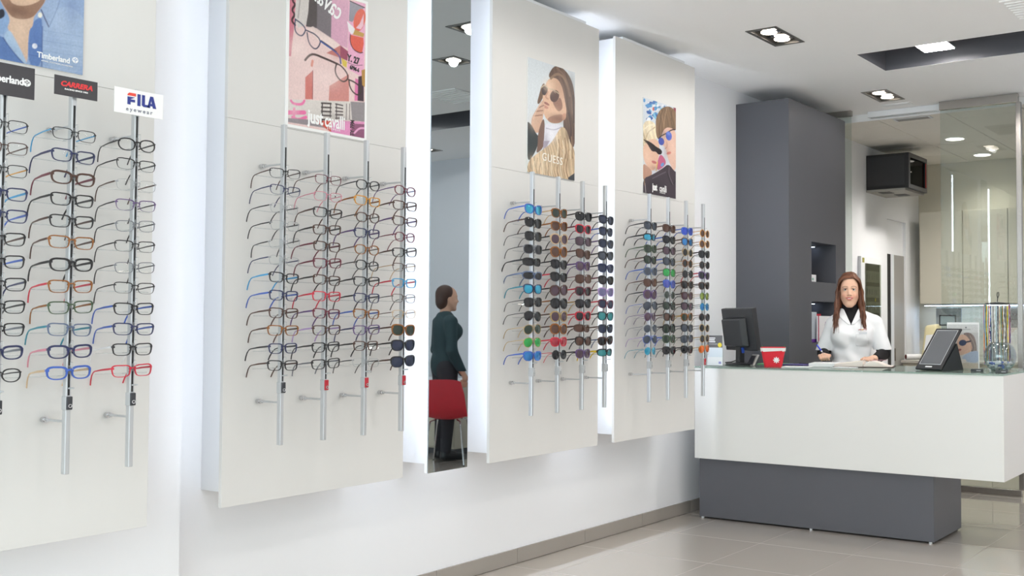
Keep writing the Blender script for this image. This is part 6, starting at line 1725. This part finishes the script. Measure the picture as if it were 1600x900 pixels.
def strands(n, name, material, seed):
    g = random.Random(seed)
    mb = MB()
    for i in range(n):
        s = -1 if i % 2 else 1
        y0 = g.uniform(-.068, .06)
        lift = math.sqrt(max(0, 1 - ((y0 - .024) / .108) ** 2))
        end = (g.uniform(.075, .125), g.uniform(-.125, -.06), g.uniform(1.235, 1.36))
        c = [(HX0 + .012 - s * .006, y0, 1.598 + .101 * lift), (HX0 + s * .045, y0 - .004, 1.598 + .093 * lift * .93), (HX0 + s * .083, y0 * .7 - .006, 1.602),
             (HX0 + s * (.091 + g.uniform(-.003, .008)), y0 * .45 - .01, 1.52), (HX0 + s * (.096 + g.uniform(-.010, .012)), y0 * .3 - .018 + g.uniform(-.01, .01), 1.44),
             (HX0 + s * ((end[0] + .095) / 2 + .0), (end[1] - .03) / 2 + g.uniform(-.012, .0), (end[2] + 1.44) / 2), (HX0 + s * end[0], end[1], end[2])]
        P_ = []
        for k in range(len(c) - 1):
            p0, p1, p2, p3 = c[max(k - 1, 0)], c[k], c[k + 1], c[min(k + 2, len(c) - 1)]
            for q in range(3):
                u = q / 3
                P_.append(tuple(.5 * (2 * p1[j] + (p2[j] - p0[j]) * u + (2 * p0[j] - 5 * p1[j] + 4 * p2[j] - p3[j]) * u * u + (3 * p1[j] - p0[j] - 3 * p2[j] + p3[j]) * u ** 3) for j in range(3)))
        P_.append(c[-1])
        w = g.uniform(.0028, .0055)
        mb.tube(P_, [w * (1 if k < len(P_) * .6 else max(.12, 1 - (k / len(P_) - .6) * 2.3)) for k in range(len(P_))], 5)
    return mb.build(name, material, hair, smooth=70)
strands(64, 'hair_strands', M_HAIR, 3)
strands(34, 'hair_highlights', M_HAIR2, 5)
# pen held in the writing hand (its own thing)
pn = thing('ballpoint_pen', 'blue and clear ballpoint pen held in the woman\'s hand', 'pen', wm.matrix_basis @ Vector((-.158, -.362, 1.0600)), R(23))
dirv = Vector((-.100, .068, .125)).normalized()
MB().tube([tuple(dirv * s) for s in (0, .012, .03, .095)], [.0008, .0025, .004, .004], 8).build('barrel', M_ACRYL, pn, smooth=40)
MB().tube([tuple(dirv * s) for s in (.0952, .15)], [.0052, .0052], 8).build('cap', mat('pen_blue', (52, 72, 206), .35), pn, smooth=40)
MB().tube([tuple(dirv * s) for s in (.085, .094)], [.0058, .0058], 8).build('collar', M_WHITE, pn, smooth=40)

# ------------------------------------------------------------------ customer, seen only in the mirror
cu = thing('person', 'standing person in a dark teal jacket reflected in the mirror', 'person', (4.03, 7.33, 0), R(205))
CA = [[(-.175, .035, 1.33), (-.215, .04, 1.06), (-.19, -.08, .84)], [(.175, .035, 1.33), (.215, .04, 1.06), (.19, -.08, .84)]]
f = Field((-.28, -.18, -.005), (.28, .20, 1.72), .0065)
f.prims(TORSO).prims(LEGS).prims(HEAD).prims(EARS).prims(NOSE)
for A in CA:
    f.prims(armp(A, (.046, .038, .026)))
    hx_ = A[2][0]
    f.prims([('e', (hx_, -.10, .80), (.022, .026, .04), .015)])
    for i in range(4): f.prims(finger([(hx_ - .012 + .0, -.118 + .016 * i, .77), (hx_ - .014, -.12 + .016 * i, .735), (hx_ - .018, -.118 + .016 * i, .71)], [.0095, .009, .008]))
    f.prims(finger([(hx_, -.125, .80), (hx_ - .01, -.145, .765)], [.012, .009]))
V, Fq = f.mesh()
np_mesh('body', V, Fq, M_SKIN, cu, np.tile(np.array(lin((214, 170, 146))), (len(V), 1)))
f = Field((-.30, -.20, .70), (.30, .22, 1.45), .007)
f.prims(TORSO, .016)
for A in CA: f.prims(armp(A, (.058, .052, .042)))
sl, P = f.all()
f.F = np.maximum.reduce([f.F, .78 - P[..., 2], np.where(np.abs(P[..., 0]) > .165, .86 - P[..., 2], -1)])
f.prim(('c', (-.008, .035, 1.36), (HX0, .02, 1.5), .06, .06, .004), sub=True)
V, Fq = f.mesh(); np_mesh('jacket', V, Fq, mat('dark_teal_jacket', (44, 66, 72), .8, var=.05), cu)
f = Field((-.22, -.16, .06), (.22, .20, 1.02), .008)
f.prims(TORSO[2:3], .008).prims([p for p in LEGS if p[2][2] > .05], .014)
sl, P = f.all(); f.F = np.maximum(f.F, .07 - P[..., 2])
V, Fq = f.mesh(); np_mesh('trousers', V, Fq, mat('charcoal_trousers', (52, 52, 58), .85, var=.04), cu)
f = Field((-.13, -.13, 1.40), (.11, .15, 1.72), .006)
f.prims([('e', (HX0, .03, 1.605), (.080, .092, .088), .01), ('e', (HX0, .06, 1.53), (.07, .06, .08), .03)])
f.prim(('e', (HX0, -.10, 1.54), (.075, .09, .10), .006), sub=True)
V, Fq = f.mesh(); np_mesh('hair', V, Fq, mat('dark_brown_hair', (66, 44, 36), .5, var=.3, scale=60.), cu)
for s in (-1, 1):
    f = Field((s * .085 - .07, -.16, 0), (s * .085 + .07, .13, .12), .007)
    f.prims([('c', (s * .085, .055, .045), (s * .09, -.10, .034), .042, .035, .02), ('c', (s * .085, .055, .05), (s * .085, .05, .09), .042, .044, .02)])
    sl, P = f.all(); f.F = np.maximum(f.F, .007 - P[..., 2])
    V, Fq = f.mesh(); np_mesh('shoe', V, Fq, M_BLACK, cu)
